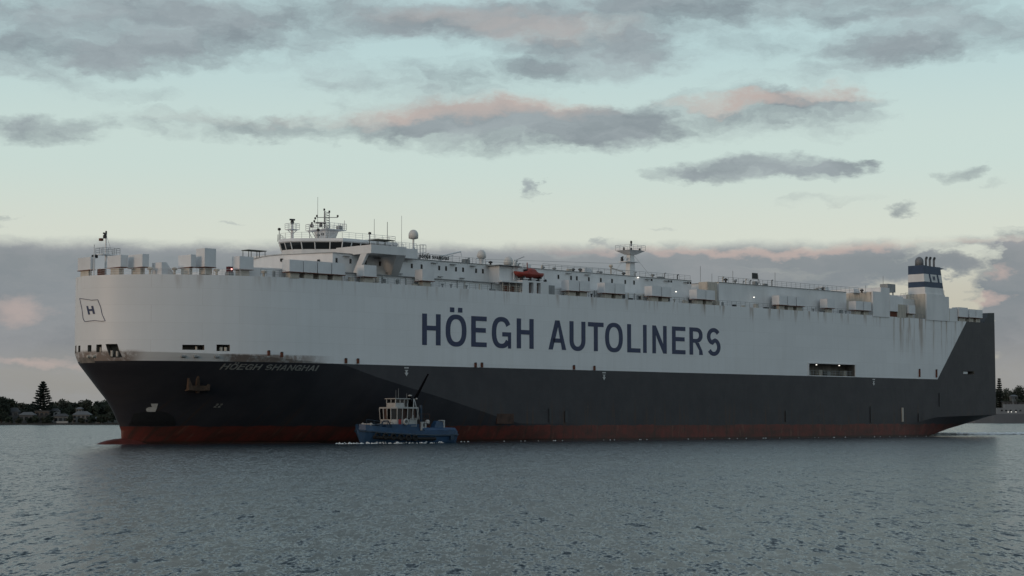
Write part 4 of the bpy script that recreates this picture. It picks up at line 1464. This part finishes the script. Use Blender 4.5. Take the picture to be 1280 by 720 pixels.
rb = empty('rescue_boat', ship_world(79.3, 14.8, 28.3), SHIP_RZ)
tag(rb, 'small red orange rescue boat stowed on the upper deck of the car carrier', 'boat')
secs = []
for x, w_, kz, dz_ in ((-3.4, .12, .62, 1.05), (-2.8, .65, .3, .98), (-1.8, 1.0, .06, .92), (0, 1.15, 0, .88), (1.8, 1.1, .05, .9), (2.9, .9, .14, .95), (3.3, .6, .3, .95)):
    secs.append([(x, -w_, dz_), (x, -w_ * .92, kz + (dz_ - kz) * .45), (x, -w_ * .45, kz + .06), (x, 0, kz), (x, w_ * .45, kz + .06), (x, w_ * .92, kz + (dz_ - kz) * .45), (x, w_, dz_)])
loft(secs).build('hull', M_red, rb, smooth=True)
secs = []
for x, w_, hh in ((-1.2, .7, .95), (-.6, .85, 1.4), (.2, .9, 1.75), (1.2, .85, 1.7), (1.8, .75, 1.25), (2.6, .6, .98)):
    secs.append([(x, -w_, .86), (x, -w_ * .85, hh * .85), (x, -w_ * .4, hh), (x, w_ * .4, hh), (x, w_ * .85, hh * .85), (x, w_, .86)])
loft(secs).build('cabin', M_red, rb)
MB().tube((-.2, 0, 1.5), (-.25, 0, 2.7), .09, n=6).build('mast', M_red, rb)
MB().box(-.9, -.55, -.5, .5, 1.2, 1.5).build('window', M_glass, rb)
for s in (-1.9, 2.2):
    MB().box(s, s + .25, -.9, .9, -.05, .25).build('cradle_block', M_dark, rb)

# ------------------------------------------------------------------ the tug
M_blue = mat('tug_blue_paint', (0.022, 0.070, 0.150), 0.5, noise=0.35, nscale=0.8, rust=0.1)
M_bluedark = mat('tug_blue_worn', (0.020, 0.048, 0.085), 0.6, noise=0.4, nscale=1.0, rust=0.15)
M_tugwhite = mat('tug_white_paint', (0.43, 0.43, 0.42), 0.5, noise=0.2, nscale=1.5, rust=0.15)
M_tyre = mat('black_rubber', (0.012, 0.012, 0.013), 0.85, noise=0.3, nscale=4)
M_brown = mat('brown_interior', (0.07, 0.035, 0.025), 0.7, noise=0.4, nscale=2)
M_lifered = mat('lifebuoy_red', (0.35, 0.03, 0.03), 0.6, noise=0.2, nscale=4)

TUG_S, TUG_T, TUG_L = 36.6, 20.3, 19.0
tug = empty('tugboat', ship_world(TUG_S, TUG_T, 0.0), SHIP_RZ)
tag(tug, 'small blue tugboat with white wheelhouse alongside the dark hull of the ship', 'tugboat')
st_x = [0.0, 0.5, 1.3, 2.6, 4.5, 7.0, 10.0, 13.0, 16.0, 17.8, 18.7, 19.0]
hw = [.25, 1.25, 2.05, 2.75, 3.25, 3.5, 3.55, 3.5, 3.35, 3.0, 2.5, 2.2]
dk = [3.05, 2.95, 2.8, 2.6, 2.4, 2.15, 1.95, 1.85, 1.85, 1.88, 1.9, 1.9]
wlw = [.05, .55, 1.2, 2.0, 2.8, 3.2, 3.3, 3.3, 3.1, 2.7, 2.2, 1.9]
secs = []
for x, a, d_, b_ in zip(st_x, hw, dk, wlw):
    xo = -x * 0 + x
    rake = max(0, 1.6 - x) * .5
    secs.append([(xo + rake, -b_ * .8, -.8), (xo + rake * .5, -b_, .2), (xo, -a, d_ * .62), (xo, -a, d_), (xo, -a + .12, d_), (xo, -max(a - .15, .05), d_ - .75), (xo, max(a - .15, .05), d_ - .75), (xo, a - .12, d_), (xo, a, d_), (xo, a, d_ * .62), (xo + rake * .5, b_, .2), (xo + rake, b_ * .8, -.8)])
loft(secs).build('hull', M_blue, tug)
# rubbing strake
rs = MB()
for sg in (1, -1):
    for i in range(len(st_x) - 1):
        rs.tube((st_x[i], sg * (hw[i] + .05), dk[i] * .66), (st_x[i + 1], sg * (hw[i + 1] + .05), dk[i + 1] * .66), .16, n=6)
rs.build('rubbing_strake', M_bluedark, tug)
# turtle-back after deck
secs = []
for x, a, d_ in ((11.2, 3.1, 1.9), (13.0, 3.15, 1.95), (16.0, 3.05, 1.95), (17.8, 2.75, 1.92), (18.75, 2.25, 1.88)):
    secs.append([(x, -a, d_ - .75), (x, -a, d_ + .12), (x, -a * .8, d_ + .5), (x, a * .8, d_ + .5), (x, a, d_ + .12), (x, a, d_ - .75)])
loft(secs).build('after_deck', M_blue, tug)
MB().box(16.3, 17.1, 3.25, 3.5, .5, 1.35).build('stern_marking', M_bluedark, tug)


def tyre(parent, x, y, z, r=.42):
    mb = MB()
    n_, k_ = 12, 6
    vs, fs = [], []
    for i in range(n_):
        a = 2 * math.pi * i / n_
        for j in range(k_):
            b_ = 2 * math.pi * j / k_
            rr = r + .15 * math.cos(b_)
            vs.append((x + rr * math.cos(a), y + .15 * math.sin(b_), z + rr * math.sin(a)))
    for i in range(n_):
        for j in range(k_):
            fs.append((i * k_ + j, i * k_ + (j + 1) % k_, ((i + 1) % n_) * k_ + (j + 1) % k_, ((i + 1) % n_) * k_ + j))
    mb.add(vs, fs)
    return mb.build('tyre_fender', M_tyre, parent, smooth=True)


for x in (1.8, 3.0, 4.3, 5.7, 7.1, 8.5):
    w_ = float(np.interp(x, st_x, hw))
    tyre(tug, x, w_ + .22, float(np.interp(x, st_x, dk)) * .62 - .45)
sf = MB()
for i in range(2, 7):
    sf.tube((st_x[i], hw[i] + .02, dk[i] * .36), (st_x[i + 1], hw[i + 1] + .02, dk[i + 1] * .36), .26, n=6)
sf.build('side_fender', M_tyre, tug)
MB().tube((1.7, 0, 3.0), (3.2, .2, 2.9), .05, n=5).tube((3.2, .2, 2.9), (5.3, .4, 3.2), .05, n=5).build('tow_line', M_tugwhite, tug)
MB().lathe((3.7, 0, 2.0), [(.55, 0), (.6, .1), (.35, .2), (.35, .8), (.6, .9), (.55, 1.0)], 12).build('anchor_windlass', M_bluedark, tug)
# deck house and wheelhouse
MB().prism([(5.2, -2.0), (5.2, 2.0), (10.9, 2.2), (10.9, -2.2)], 1.3, 3.0).build('deck_house', M_blue, tug)
whp = [(5.6, -1.3), (5.6, 1.3), (6.3, 1.95), (10.4, 2.05), (10.4, -2.05), (6.3, -1.95)]
twh = MB().prism(whp, 3.0, 3.75).build('wheelhouse', M_tugwhite, tug)
MB().prism([(s * .97 + .25, t * .9) for s, t in whp], 3.75, 5.45).build('wheelhouse_interior', M_brown, twh)
MB().prism([(s + (s - 8) * .05, t * 1.08) for s, t in whp], 5.45, 5.68).build('wheelhouse_roof', M_tugwhite, twh)
for i in range(len(whp)):
    a, b_ = Vector((*whp[i], 0)), Vector((*whp[(i + 1) % len(whp)], 0))
    ns = max(1, int(round((b_ - a).length / 1.0)))
    for k_ in range(ns):
        p, q = a.lerp(b_, k_ / ns), a.lerp(b_, (k_ + 1) / ns)
        MB().tube((p.x, p.y, 3.7), (p.x + (p.x - 8) * .05, p.y * 1.06, 5.5), .08, n=5).build('mullion', M_tugwhite, twh)
        if i == 3 or (k_ % 2 == 0):
            p2, q2 = p.lerp(q, .1) * .985, q.lerp(p, .1) * .985
            MB().hexa([(p2.x, p2.y * .97, 3.8), (q2.x, q2.y * .97, 3.8), (q2.x, q2.y, 3.8), (p2.x, p2.y, 3.8)], [(p2.x, p2.y * .97, 5.4), (q2.x, q2.y * .97, 5.4), (q2.x, q2.y, 5.4), (p2.x, p2.y, 5.4)]).build('window_pane', M_glass, twh)
uh = MB().prism([(6.7, -1.1), (6.7, 1.1), (9.2, 1.25), (9.2, -1.25)], 5.68, 6.35).build('upper_control_house', M_tugwhite, tug)
MB().prism([(6.8, -1.02), (6.8, 1.02), (9.1, 1.17), (9.1, -1.17)], 6.35, 6.95).build('upper_glass', M_glass, uh)
MB().prism([(6.5, -1.3), (6.5, 1.3), (9.5, 1.45), (9.5, -1.45)], 6.95, 7.08).build('upper_roof', M_tugwhite, uh)
for x, y in ((6.72, 1.08), (7.6, 1.14), (8.4, 1.19), (9.15, 1.22), (6.72, 0), (6.72, -1.08), (9.15, -1.22)):
    MB().tube((x, y, 6.3), (x, y, 7.0), .08, n=5).build('upper_mullion', M_tugwhite, uh)
MB().box(8.5, 8.95, 1.18, 1.32, 5.75, 6.6).build('upper_door', M_dark, uh)
# raking mast and A-frame
tm = MB().tube((10.2, 0.6, 5.5), (14.0, 0.6, 11.0), .30, .14, 7).tube((10.2, .6, 5.5), (10.0, .6, 7.4), .3, n=6)
tmo = tm.build('raking_mast', M_boom, tug)
MB().tube((9.6, 2.0, 3.7), (10.7, .9, 7.0), .09, n=6).tube((10.9, 2.0, 3.7), (10.8, .9, 7.0), .07, n=6).tube((9.6, -1.0, 3.7), (10.7, .3, 7.0), .09, n=6).build('mast_legs', M_tugwhite, tug)
MB().lathe((9.9, .9, 7.4), [(.1, 0), (.32, .06), (.32, .2), (.1, .26)], 10).build('small_radar', M_tugwhite, tmo)
MB().lathe((11.2, 1.0, 6.9), [(.05, 0), (.16, .05), (.16, .2), (.05, .26)], 8).build('mast_lamp', M_tugwhite, tmo)
for i, (x, y, h_) in enumerate(((7.2, .6, 1.3), (8.6, -.4, 1.6), (9.2, .9, .8))):
    MB().tube((x, y, 7.05), (x, y, 7.05 + h_), .03, n=4).build('whip_antenna', M_grey, tug)
MB().tube((11.5, 1.7, 3.0), (11.5, 1.7, 6.0), .22, n=8).tube((11.5, -1.7, 3.0), (11.5, -1.7, 6.0), .22, n=8).build('exhaust_stacks', M_bluedark, tug)
MB().rail([(10.6, 2.4, 2.4), (11.6, 2.5, 2.4), (12.6, 2.6, 2.4)], 2.2, .8, .04, 3).build('after_ladder', M_brown, tug)
# life ring, boxes, towing gear
lr = tyre(tug, 7.9, 2.25, 3.35, .40)
lr.name = 'life_ring'
lr.data.materials.clear()
lr.data.materials.append(M_tugwhite)
MB().box(6.6, 7.05, 1.98, 2.12, 3.0, 3.75).build('red_locker', M_lifered, tug)
MB().tube((8.6, 2.1, 3.0), (8.9, 2.2, 3.9), .05, n=4).tube((8.9, 2.2, 3.9), (10.1, 2.2, 3.9), .05, n=4).tube((10.1, 2.2, 3.9), (10.1, 2.2, 2.6), .05, n=4).tube((9.0, 2.2, 2.7), (10.1, 2.2, 2.7), .05, n=4).build('gangway_frame', M_tugwhite, tug)
MB().box(10.9, 12.0, 2.28, 2.5, 2.0, 3.35, 0).box(11.3, 11.6, 2.5, 2.53, 2.6, 3.1, 1).build('notice_board', [M_tugwhite, M_dark], tug)
MB().lathe((12.4, 2.3, 3.0), [(.15, 0), (.38, .1), (.38, .5), (.15, .7)], 10).build('life_raft', M_tugwhite, tug)
MB().hexa([(13.6, 1.5, 2.4), (16.0, 1.5, 2.4), (16.0, 2.6, 2.4), (13.6, 2.6, 2.4)], [(14.3, 1.6, 3.5), (15.4, 1.6, 3.5), (15.4, 2.4, 3.5), (14.3, 2.4, 3.5)]).build('towing_winch', M_blue, tug)
MB().box(15.6, 15.85, 1.9, 2.6, 2.4, 3.5).box(15.0, 15.85, 1.9, 2.6, 3.5, 3.65).build('winch_guard', M_tugwhite, tug)
MB().tube((1.6, -1.0, 2.3), (1.8, -1.0, 3.2), .14, n=6).tube((1.6, 1.0, 2.3), (1.8, 1.0, 3.2), .14, n=6).tube((1.8, -1.3, 3.0), (1.8, 1.3, 3.0), .12, n=6).build('towing_bitts', M_tugwhite, tug)
MB().rail([(.7, 1.2, 2.95), (2.6, 2.6, 2.6), (4.5, 3.1, 2.4)], .8, 1.0, .04, 2).build('bow_rail', M_bluedark, tug)
MB().tube((2.9, 1.8, 2.3), (3.6, 1.8, 3.5), .10, n=5).tube((3.6, 1.8, 3.5), (4.6, 1.8, 3.5), .10, n=5).tube((4.6, 1.8, 3.5), (5.2, 1.8, 2.6), .10, n=5).build('bow_frame', M_bluedark, tug)

# ------------------------------------------------------------------ foam where hulls meet the water
M_foam = mat('white_foam', (0.84, 0.86, 0.86), 0.7, noise=0.25, nscale=2.0)
fo = MB(flip=False)
rng = random.Random(5)


def fleck(x, y, rx, ry, ang, z=0.16):
    n_ = rng.randint(5, 8)
    vs = [(x, y, z + min(rx, ry) * .25)]
    for i in range(n_):
        a = 2 * math.pi * i / n_
        r_ = rng.uniform(.6, 1.25)
        px_, py_ = rx * r_ * math.cos(a), ry * r_ * math.sin(a)
        vs.append((x + px_ * math.cos(ang) - py_ * math.sin(ang), y + px_ * math.sin(ang) + py_ * math.cos(ang), z - .12))
    fo.add(vs, [(0, 1 + i, 1 + (i + 1) % n_) for i in range(n_)])


# along the tug
for i in range(120):
    x = 14.0 - 19.5 * rng.random() ** .8
    w_ = float(np.interp(x, [-6, 0, 3, 14], [1.5, .9, 2.6, 3.4]))
    p = ship_world(TUG_S + x, TUG_T + w_ + abs(rng.gauss(.2, .9)), 0)
    fleck(p.x, p.y, rng.uniform(.10, .40), rng.uniform(.05, .16), SHIP_RZ + rng.gauss(0, .5), .08 + .22 * rng.random() ** 2.5)
# wake under the counter and behind the stern
for i in range(3000):
    k_ = rng.random() ** 1.5
    s = 203 + 150 * k_
    t = rng.gauss(3.0, 3.0 + 2.5 * k_)
    p = ship_world(s, max(-11, min(11, t)), 0)
    fleck(p.x, p.y, rng.uniform(.25, 1.3), rng.uniform(.15, .6), SHIP_RZ + rng.gauss(0, .3), .16 + .55 * rng.random() * (1 - k_) ** 1.5)
# thin line along the ship
for i in range(45):
    s = rng.uniform(60, 200)
    p = ship_world(s, 16.4 + abs(rng.gauss(0, .3)), 0)
    fleck(p.x, p.y, rng.uniform(.06, .26), rng.uniform(.04, .1), SHIP_RZ + rng.gauss(0, .2), .12)
foam = fo.build('foam', M_foam)
tag(foam, 'white foam and wash along the tug and behind the stern', 'foam', kind='stuff')


# ------------------------------------------------------------------ far shores
def wp(px, Y):
    return (px - 640) / 2350.0 * Y


def hz(py, Y):
    return 3.9 + (523 - py) / 2350.0 * Y


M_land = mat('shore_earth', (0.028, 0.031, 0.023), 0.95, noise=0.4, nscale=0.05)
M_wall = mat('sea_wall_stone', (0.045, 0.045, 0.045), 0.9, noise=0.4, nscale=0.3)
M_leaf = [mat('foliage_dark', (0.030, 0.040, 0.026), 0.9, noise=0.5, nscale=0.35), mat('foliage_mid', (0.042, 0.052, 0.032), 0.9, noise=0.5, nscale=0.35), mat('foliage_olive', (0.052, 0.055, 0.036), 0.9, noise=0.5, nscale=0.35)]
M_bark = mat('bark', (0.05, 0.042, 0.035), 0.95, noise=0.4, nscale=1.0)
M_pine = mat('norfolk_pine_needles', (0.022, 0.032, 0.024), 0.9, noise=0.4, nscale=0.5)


def land(name, x0, x1, y0, depth, hfun):
    nx, ny = 60, 14
    mb = MB(flip=False)
    vs, fs = [], []
    for j in range(ny + 1):
        for i in range(nx + 1):
            x = x0 + (x1 - x0) * i / nx
            v = j / ny
            y = y0 + depth * v + 4 * math.sin(x * .06)
            z = -1.0 if j == 0 else hfun(x, v)
            if i in (0, nx) or j == ny:
                z = -1.0
            vs.append((x, y, z))
    for j in range(ny):
        for i in range(nx):
            a = j * (nx + 1) + i
            fs.append((a, a + 1, a + nx + 2, a + nx + 1))
    mb.add(vs, fs)
    o_ = mb.build(name, M_land, None, smooth=True)
    tag(o_, kind='structure')
    return o_


YL = 1150.0
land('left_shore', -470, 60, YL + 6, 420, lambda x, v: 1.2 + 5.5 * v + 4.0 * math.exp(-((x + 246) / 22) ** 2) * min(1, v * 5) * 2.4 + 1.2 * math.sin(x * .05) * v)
sw = MB(flip=False).box(-470, 60, YL, YL + 5.2, -1.5, 1.0)
tag(sw.build('sea_wall', M_wall), 'low dark stone sea wall along the far left shore', 'wall')


def limbs_tree(name, label, x, y, z0, h_, wdt, leaf, seed, group, nclump=34, dens=64):
    r_ = random.Random(seed)
    root = empty(name, (x, y, z0))
    tag(root, label, 'tree', group)
    tr = MB(flip=False)
    tr.tube((0, 0, -1), (0.2, 0, h_ * .5), .035 * h_, .02 * h_, 7)
    for i in range(5):
        a = i * 1.26 + r_.random()
        tr.tube((0.1, 0, h_ * (.28 + .04 * i)), (wdt * .55 * math.cos(a), wdt * .55 * math.sin(a), h_ * (.55 + .07 * i)), .012 * h_, .006 * h_, 5)
    tr.build('trunk', M_bark, root)
    cr = MB(flip=False)
    for c_ in range(nclump):
        a = r_.uniform(0, 6.283)
        rr = wdt * math.sqrt(r_.random()) * .85
        zz = h_ * r_.uniform(.22, .90)
        lim = math.sqrt(max(.05, 1 - ((zz / h_ - .55) / .48) ** 2))
        cx_, cy_ = rr * lim * math.cos(a), rr * lim * math.sin(a)
        cr_ = r_.uniform(.10, .19) * h_
        for k_ in range(dens):
            u = Vector((r_.gauss(0, 1), r_.gauss(0, 1), r_.gauss(0, .75)))
            u = u.normalized() * (cr_ * r_.random() ** .4)
            p = Vector((cx_, cy_, zz)) + u
            sz = r_.uniform(.45, .9)
            d1 = Vector((r_.gauss(0, 1), r_.gauss(0, 1), r_.gauss(0, 1))).normalized()
            d2 = d1.orthogonal().normalized()
            cr.add([p - d1 * sz, p + d2 * sz * .6, p + d1 * sz, p - d2 * sz * .6], [(0, 1, 2, 3)])
    cr.build('crown', leaf, root)
    return root


def norfolk(label, x, y, z0, h_, wdt, seed, parentgroup=None):
    r_ = random.Random(seed)
    root = empty('norfolk_pine', (x, y, z0))
    tag(root, label, 'tree', parentgroup)
    MB(flip=False).tube((0, 0, -1), (0, 0, h_), .018 * h_, .004 * h_, 7).build('trunk', M_bark, root)
    cr = MB(flip=False)
    lev = 15
    for i in range(lev):
        f_ = i / (lev - 1)
        zz = h_ * (.12 + .86 * f_)
        L = wdt * (1 - f_) ** .75 * r_.uniform(.82, 1.12) + .5
        nb_ = 9
        for b_ in range(nb_):
            a = 2 * math.pi * (b_ + r_.random() * .6) / nb_
            ll = L * r_.uniform(.75, 1.1)
            tip = Vector((ll * math.cos(a), ll * math.sin(a), zz + ll * .22))
            cr.tube((0, 0, zz), tip, .10, .04, 4)
            for k_ in range(58):
                u = .15 + .85 * r_.random()
                p = Vector((0, 0, zz)).lerp(tip, u) + Vector((r_.gauss(0, .22), r_.gauss(0, .22), r_.gauss(0, .16)))
                d1 = Vector((math.cos(a) + r_.gauss(0, .5), math.sin(a) + r_.gauss(0, .5), .5 + r_.gauss(0, .3))).normalized()
                d2 = d1.orthogonal().normalized()
                sz = r_.uniform(.5, 1.0)
                cr.add([p - d1 * sz, p + d2 * sz * .45, p + d1 * sz, p - d2 * sz * .45], [(0, 1, 2, 3)])
    cr.build('crown', M_pine, root)
    return root


norfolk('tall dark conical pine rising above the left shore', wp(54.5, 1185), 1185, 2.0, hz(477.5, 1185) - 2.0, 8.2, 21)
LT = [(3, 497, 9, 'broad dark tree at the left edge of the picture on the shore', 1170), (14, 500, 6, 'dark rounded tree beside the one at the far left edge of the shore', 1190),
      (27, 502.5, 8, 'broad tree between the left edge trees and the tall pine', 1215), (39, 504, 7, 'tree just left of the tall pine on the shore', 1220), (66, 504, 7, 'tree just right of the tall pine on the shore', 1215),
      (79, 500.5, 10, 'wide domed tree behind the white house on the left shore', 1225), (93, 503, 7, 'low tree between the domed tree and the bushy one by the bow', 1225), (104, 502, 6, 'small tree left of the ragged tree near the ship bow', 1220),
      (112, 500.5, 7, 'ragged topped tree left of the steep bank by the ship bow', 1200), (122, 503, 7, 'tree on the steep bank behind the ship bow', 1210), (133, 501, 8, 'tree on the bank partly hidden by the ship bow', 1215),
      (145, 500, 8, 'tree beyond the bow stem half hidden behind the ship', 1220)]
for i, (px, py, hwp, lab, Y) in enumerate(LT):
    zt = hz(py, Y)
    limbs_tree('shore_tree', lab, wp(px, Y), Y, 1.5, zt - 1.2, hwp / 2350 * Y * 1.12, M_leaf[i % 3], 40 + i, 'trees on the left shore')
ROW = [(8, 509, 6, 'behind the grey house at the left edge'), (21, 508, 6, 'against the right end of the grey two storey house'), (34, 509, 6, 'behind the middle of the long low house'), (47, 508, 6, 'at the foot of the tall pine on its left'),
       (60, 509, 6, 'at the foot of the tall pine on its right'), (72, 508, 5, 'behind the white gabled house'), (86, 508, 6, 'between the cream house and the pale two storey house'), (99, 508, 6, 'behind the small upper house with pale roof'),
       (110, 509, 5, 'behind the right end of the pale two storey house'), (117, 507, 6, 'above the small white shed'), (124, 505, 7, 'on the slope right of the small white shed'), (131, 504, 7, 'on the steep bank next to the ship stem'), (139, 505, 7, 'on the bank half behind the ship stem')]
for i, (px, py, hwp, where) in enumerate(ROW):
    Y = 1195 + (i * 37) % 22
    limbs_tree('shore_shrub', 'low dark shrub ' + where, wp(px, Y), Y, 1.2, hz(py, Y) - 1.0, hwp / 2350 * Y * 1.3, M_leaf[(i + 1) % 3], 80 + i, 'low shrubs on the left shore', 20, 46)
HEDGE = [(4, 516, 7, 'in front of the left edge trees'), (13, 521, 4, 'before the left corner of the grey house'), (26, 521, 4, 'between the grey house and the long low house'), (38, 522, 4, 'before the long low house'), (46, 520, 4, 'before the dark brown house on its left'),
         (58, 521, 5, 'before the dark brown house on its right'), (64, 519, 4, 'left of the cream house'), (88, 520, 4, 'right of the cream house'), (103, 523, 4, 'before the pale two storey house'), (115, 520, 4, 'left of the small white shed'),
         (129, 517, 6, 'at the waterside right of the small white shed'), (136, 516, 6, 'at the waterside beside the ship stem'), (142, 514, 6, 'at the waterside behind the ship stem')]
for i, (px, py, hwp, where) in enumerate(HEDGE):
    Y = 1160.0 if i not in (0,) else 1164.0
    limbs_tree('garden_bush', 'small dark garden bush ' + where, wp(px, Y), Y, 0.6, hz(py, Y) - 0.6, hwp / 2350 * Y * 1.25, M_leaf[i % 3], 300 + i, 'garden bushes on the left shore', 16, 40)

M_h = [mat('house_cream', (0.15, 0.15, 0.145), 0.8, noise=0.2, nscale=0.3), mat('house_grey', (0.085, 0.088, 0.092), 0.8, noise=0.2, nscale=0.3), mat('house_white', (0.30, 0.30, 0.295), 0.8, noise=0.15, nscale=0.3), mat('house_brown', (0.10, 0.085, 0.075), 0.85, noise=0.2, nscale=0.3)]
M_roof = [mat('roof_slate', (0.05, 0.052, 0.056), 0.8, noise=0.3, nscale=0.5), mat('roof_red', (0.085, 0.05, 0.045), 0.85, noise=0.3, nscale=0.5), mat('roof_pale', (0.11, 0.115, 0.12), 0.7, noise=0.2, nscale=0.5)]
M_hglass = mat('house_glass', (0.02, 0.022, 0.025), 0.15)


def houseb(label, px0, px1, pyt, pyb, Y, wallm, roofm, floors=2, gable=True, group='houses on the left shore', name='house', lit=None):
    x0, x1 = wp(px0, Y), wp(px1, Y)
    zb, zt = max(.8, hz(pyb, Y)), hz(pyt, Y)
    w_ = x1 - x0
    root = empty(name, ((x0 + x1) / 2, Y, zb))
    tag(root, label, 'house', group)
    hh = (zt - zb) * (.70 if gable else .94)
    dpt = max(6.0, w_ * .7)
    wal = MB(flip=False).box(-w_ / 2, w_ / 2, 0, dpt, -1.5, hh).build('wall', wallm, root)
    rf = MB(flip=False)
    th = zt - zb
    if gable:
        o_ = .4
        rf.add([(-w_ / 2 - o_, -o_, hh), (w_ / 2 + o_, -o_, hh), (w_ / 2 + o_, dpt + o_, hh), (-w_ / 2 - o_, dpt + o_, hh), (-w_ * .28, dpt / 2, th), (w_ * .28, dpt / 2, th)],
               [(0, 1, 5, 4), (1, 2, 5), (2, 3, 4, 5), (3, 0, 4), (3, 2, 1, 0)])
    else:
        rf.box(-w_ / 2 - .4, w_ / 2 + .4, -.5, dpt + .4, hh, th)
    rf.build('roof', roofm, root)
    nw = max(2, int(w_ / 2.6))
    for fl_ in range(floors):
        zc = hh * (fl_ + .5) / floors
        for i in range(nw):
            xc = -w_ / 2 + w_ * (i + .5) / nw
            ww = w_ / nw * .30
            wd = MB(flip=False).box(xc - ww, xc + ww, -.06, .1, zc - hh / floors * .24, zc + hh / floors * .26)
            wn_ = wd.build('window', M_hglass, root)
            MB(flip=False).box(xc - ww - .12, xc + ww + .12, -.16, .0, zc - hh / floors * .24 - .16, zc - hh / floors * .24 - .02).build('sill', wallm, wn_)
    return root


HL = [('grey two storey house near the left edge of the shore', 11, 24, 509.5, 527, 1172, 1, 0, 2, True), ('long low pale roofed house left of the tall pine', 25, 44, 515, 527.5, 1168, 1, 2, 1, True),
      ('dark brown house directly below the tall pine', 45, 62, 513.5, 527.5, 1178, 3, 2, 2, False), ('bright white gabled house right of the tall pine', 64, 74, 510.5, 522, 1186, 2, 0, 1, True),
      ('cream house with wide front below the white gabled house', 68, 86, 517, 528.5, 1166, 0, 0, 1, True), ('pale two storey house with many windows nearer the ship bow', 92, 113, 514, 529, 1164, 0, 2, 2, True),
      ('small white shed beside the steep bank near the ship bow', 119, 127, 520.5, 528.5, 1162, 2, 2, 1, True), ('small upper house with pale roof among the trees behind', 96, 103, 509, 516, 1190, 0, 2, 1, True)]
for (lab, a, b_, t_, bb, Y, wi, ri, fl_, gb_) in HL:
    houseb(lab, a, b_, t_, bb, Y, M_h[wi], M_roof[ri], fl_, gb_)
# waterside posts and a pale boat-shed wall
MB(flip=False)
bw = MB(flip=False).box(wp(72, 1157), wp(86, 1157), 1157, 1159, .9, 2.2).build('garden_wall', M_h[2])
tag(bw, 'low white garden wall on the shore below the cream house', 'wall')

# right-hand shore
YR = 1560.0
land('right_shore', 300, 760, YR + 25, 500, lambda x, v: 1.5 + 22 * v * (0.75 + .3 * math.sin((x - 380) * .035)))
norfolk('small tiered pine standing on the right shore beside the ship stern', wp(1248.3, 1610), 1610, 8, hz(473.5, 1610) - 8, 3.6, 33)
RT = [(1243, 486, 8, 'tree hidden mostly by the ship stern on the right shore', 1640), (1254, 485.5, 9, 'dark tree just right of the small tiered pine', 1640), (1263, 488, 7, 'lower tree in the dip of the right shore skyline', 1650),
      (1271, 484, 8, 'rising tree right of the dip in the right shore skyline', 1650), (1279, 481, 9, 'tallest tree at the right edge of the picture', 1650), (1290, 480, 9, 'tree beyond the right edge of the shore', 1650)]
for i, (px, py, hwp, lab, Y) in enumerate(RT):
    limbs_tree('shore_tree', lab, wp(px, Y), Y, 5, hz(py, Y) - 5, hwp / 2350 * Y * 1.25, M_leaf[i % 3], 140 + i, 'trees on the right shore', 34, 64)
for i, (px, py, hwp, where) in enumerate(((1250, 500, 6, 'beside the narrow pale house by the ship stern'), (1257, 499, 5, 'above the building with lit lamps'), (1266, 501, 6, 'below the small hillside house'), (1274, 498, 5, 'above the flat roofed building at the right edge'), (1282, 500, 6, 'at the very right edge'))):
    limbs_tree('shore_shrub', 'low shrub ' + where + ' on the right shore', wp(px, 1615), 1615, 3, hz(py, 1615) - 3, hwp / 2350 * 1615 * 1.2, M_leaf[(i + 1) % 3], 170 + i, 'low shrubs on the right shore', 14, 36)
HR = [('grey building with lit lamps at its foot on the right shore', 1254, 1270, 502, 520, 1596, 1, 0, 3, False), ('pale small house high on the right hillside', 1263, 1271, 493.5, 500, 1625, 0, 2, 1, True),
      ('grey flat roofed building at the right edge of the shore', 1271, 1292, 503, 520, 1598, 1, 0, 3, False), ('narrow pale house beside the ship stern', 1247.5, 1253, 500, 510, 1612, 0, 0, 2, True)]
for (lab, a, b_, t_, bb, Y, wi, ri, fl_, gb_) in HR:
    houseb(lab, a, b_, t_, bb, Y, M_h[wi], M_roof[ri], fl_, gb_, 'houses on the right shore')
# moored grey vessel in front of the right shore
M_navygrey = mat('naval_grey', (0.17, 0.185, 0.20), 0.6, noise=0.15, nscale=0.1)
M_navyhull = mat('naval_hull_grey', (0.125, 0.14, 0.16), 0.6, noise=0.15, nscale=0.1)
YV = 1530.0
gv = empty('moored_vessel', (wp(1262, YV), YV, 0))
tag(gv, 'long grey moored vessel at the right edge behind the stern of the car carrier', 'ship')
secs = []
for x, w_ in ((-38, .4), (-30, 4.5), (-15, 7), (40, 7.5), (70, 7), (74, 6)):
    secs.append([(x, -w_, 7.6), (x, -w_ * .85, -1), (x, w_ * .85, -1), (x, w_, 7.6)])
loft(secs, mb=MB(flip=False)).build('hull', M_navyhull, gv)
MB(flip=False).box(-12, 24, -4, 5, 7.6, 12.4).build('superstructure', M_navygrey, gv)
MB(flip=False).box(-5, 12, -3, 4, 12.4, 15.4).build('bridge', M_navygrey, gv)
MB(flip=False).tube((2, 0, 15.4), (2, 0, 21), .3, n=6).build('mast', M_navygrey, gv)
for x in (-9, -5.5, -2, 2.5, 6, 10, 14, 18):
    MB(flip=False).box(x, x + 1.6, -4.08, -3.9, 9.6, 10.9).build('window', M_hglass, gv)
for i, x in enumerate((-3.2, -0.6, 3.1)):
    MB(flip=False).lathe((x, -4.4, 8.9), [(.1, 0), (.25, .1), (.25, .4), (.1, .5)], 8).build('deck_lamp', M_lamp, gv)
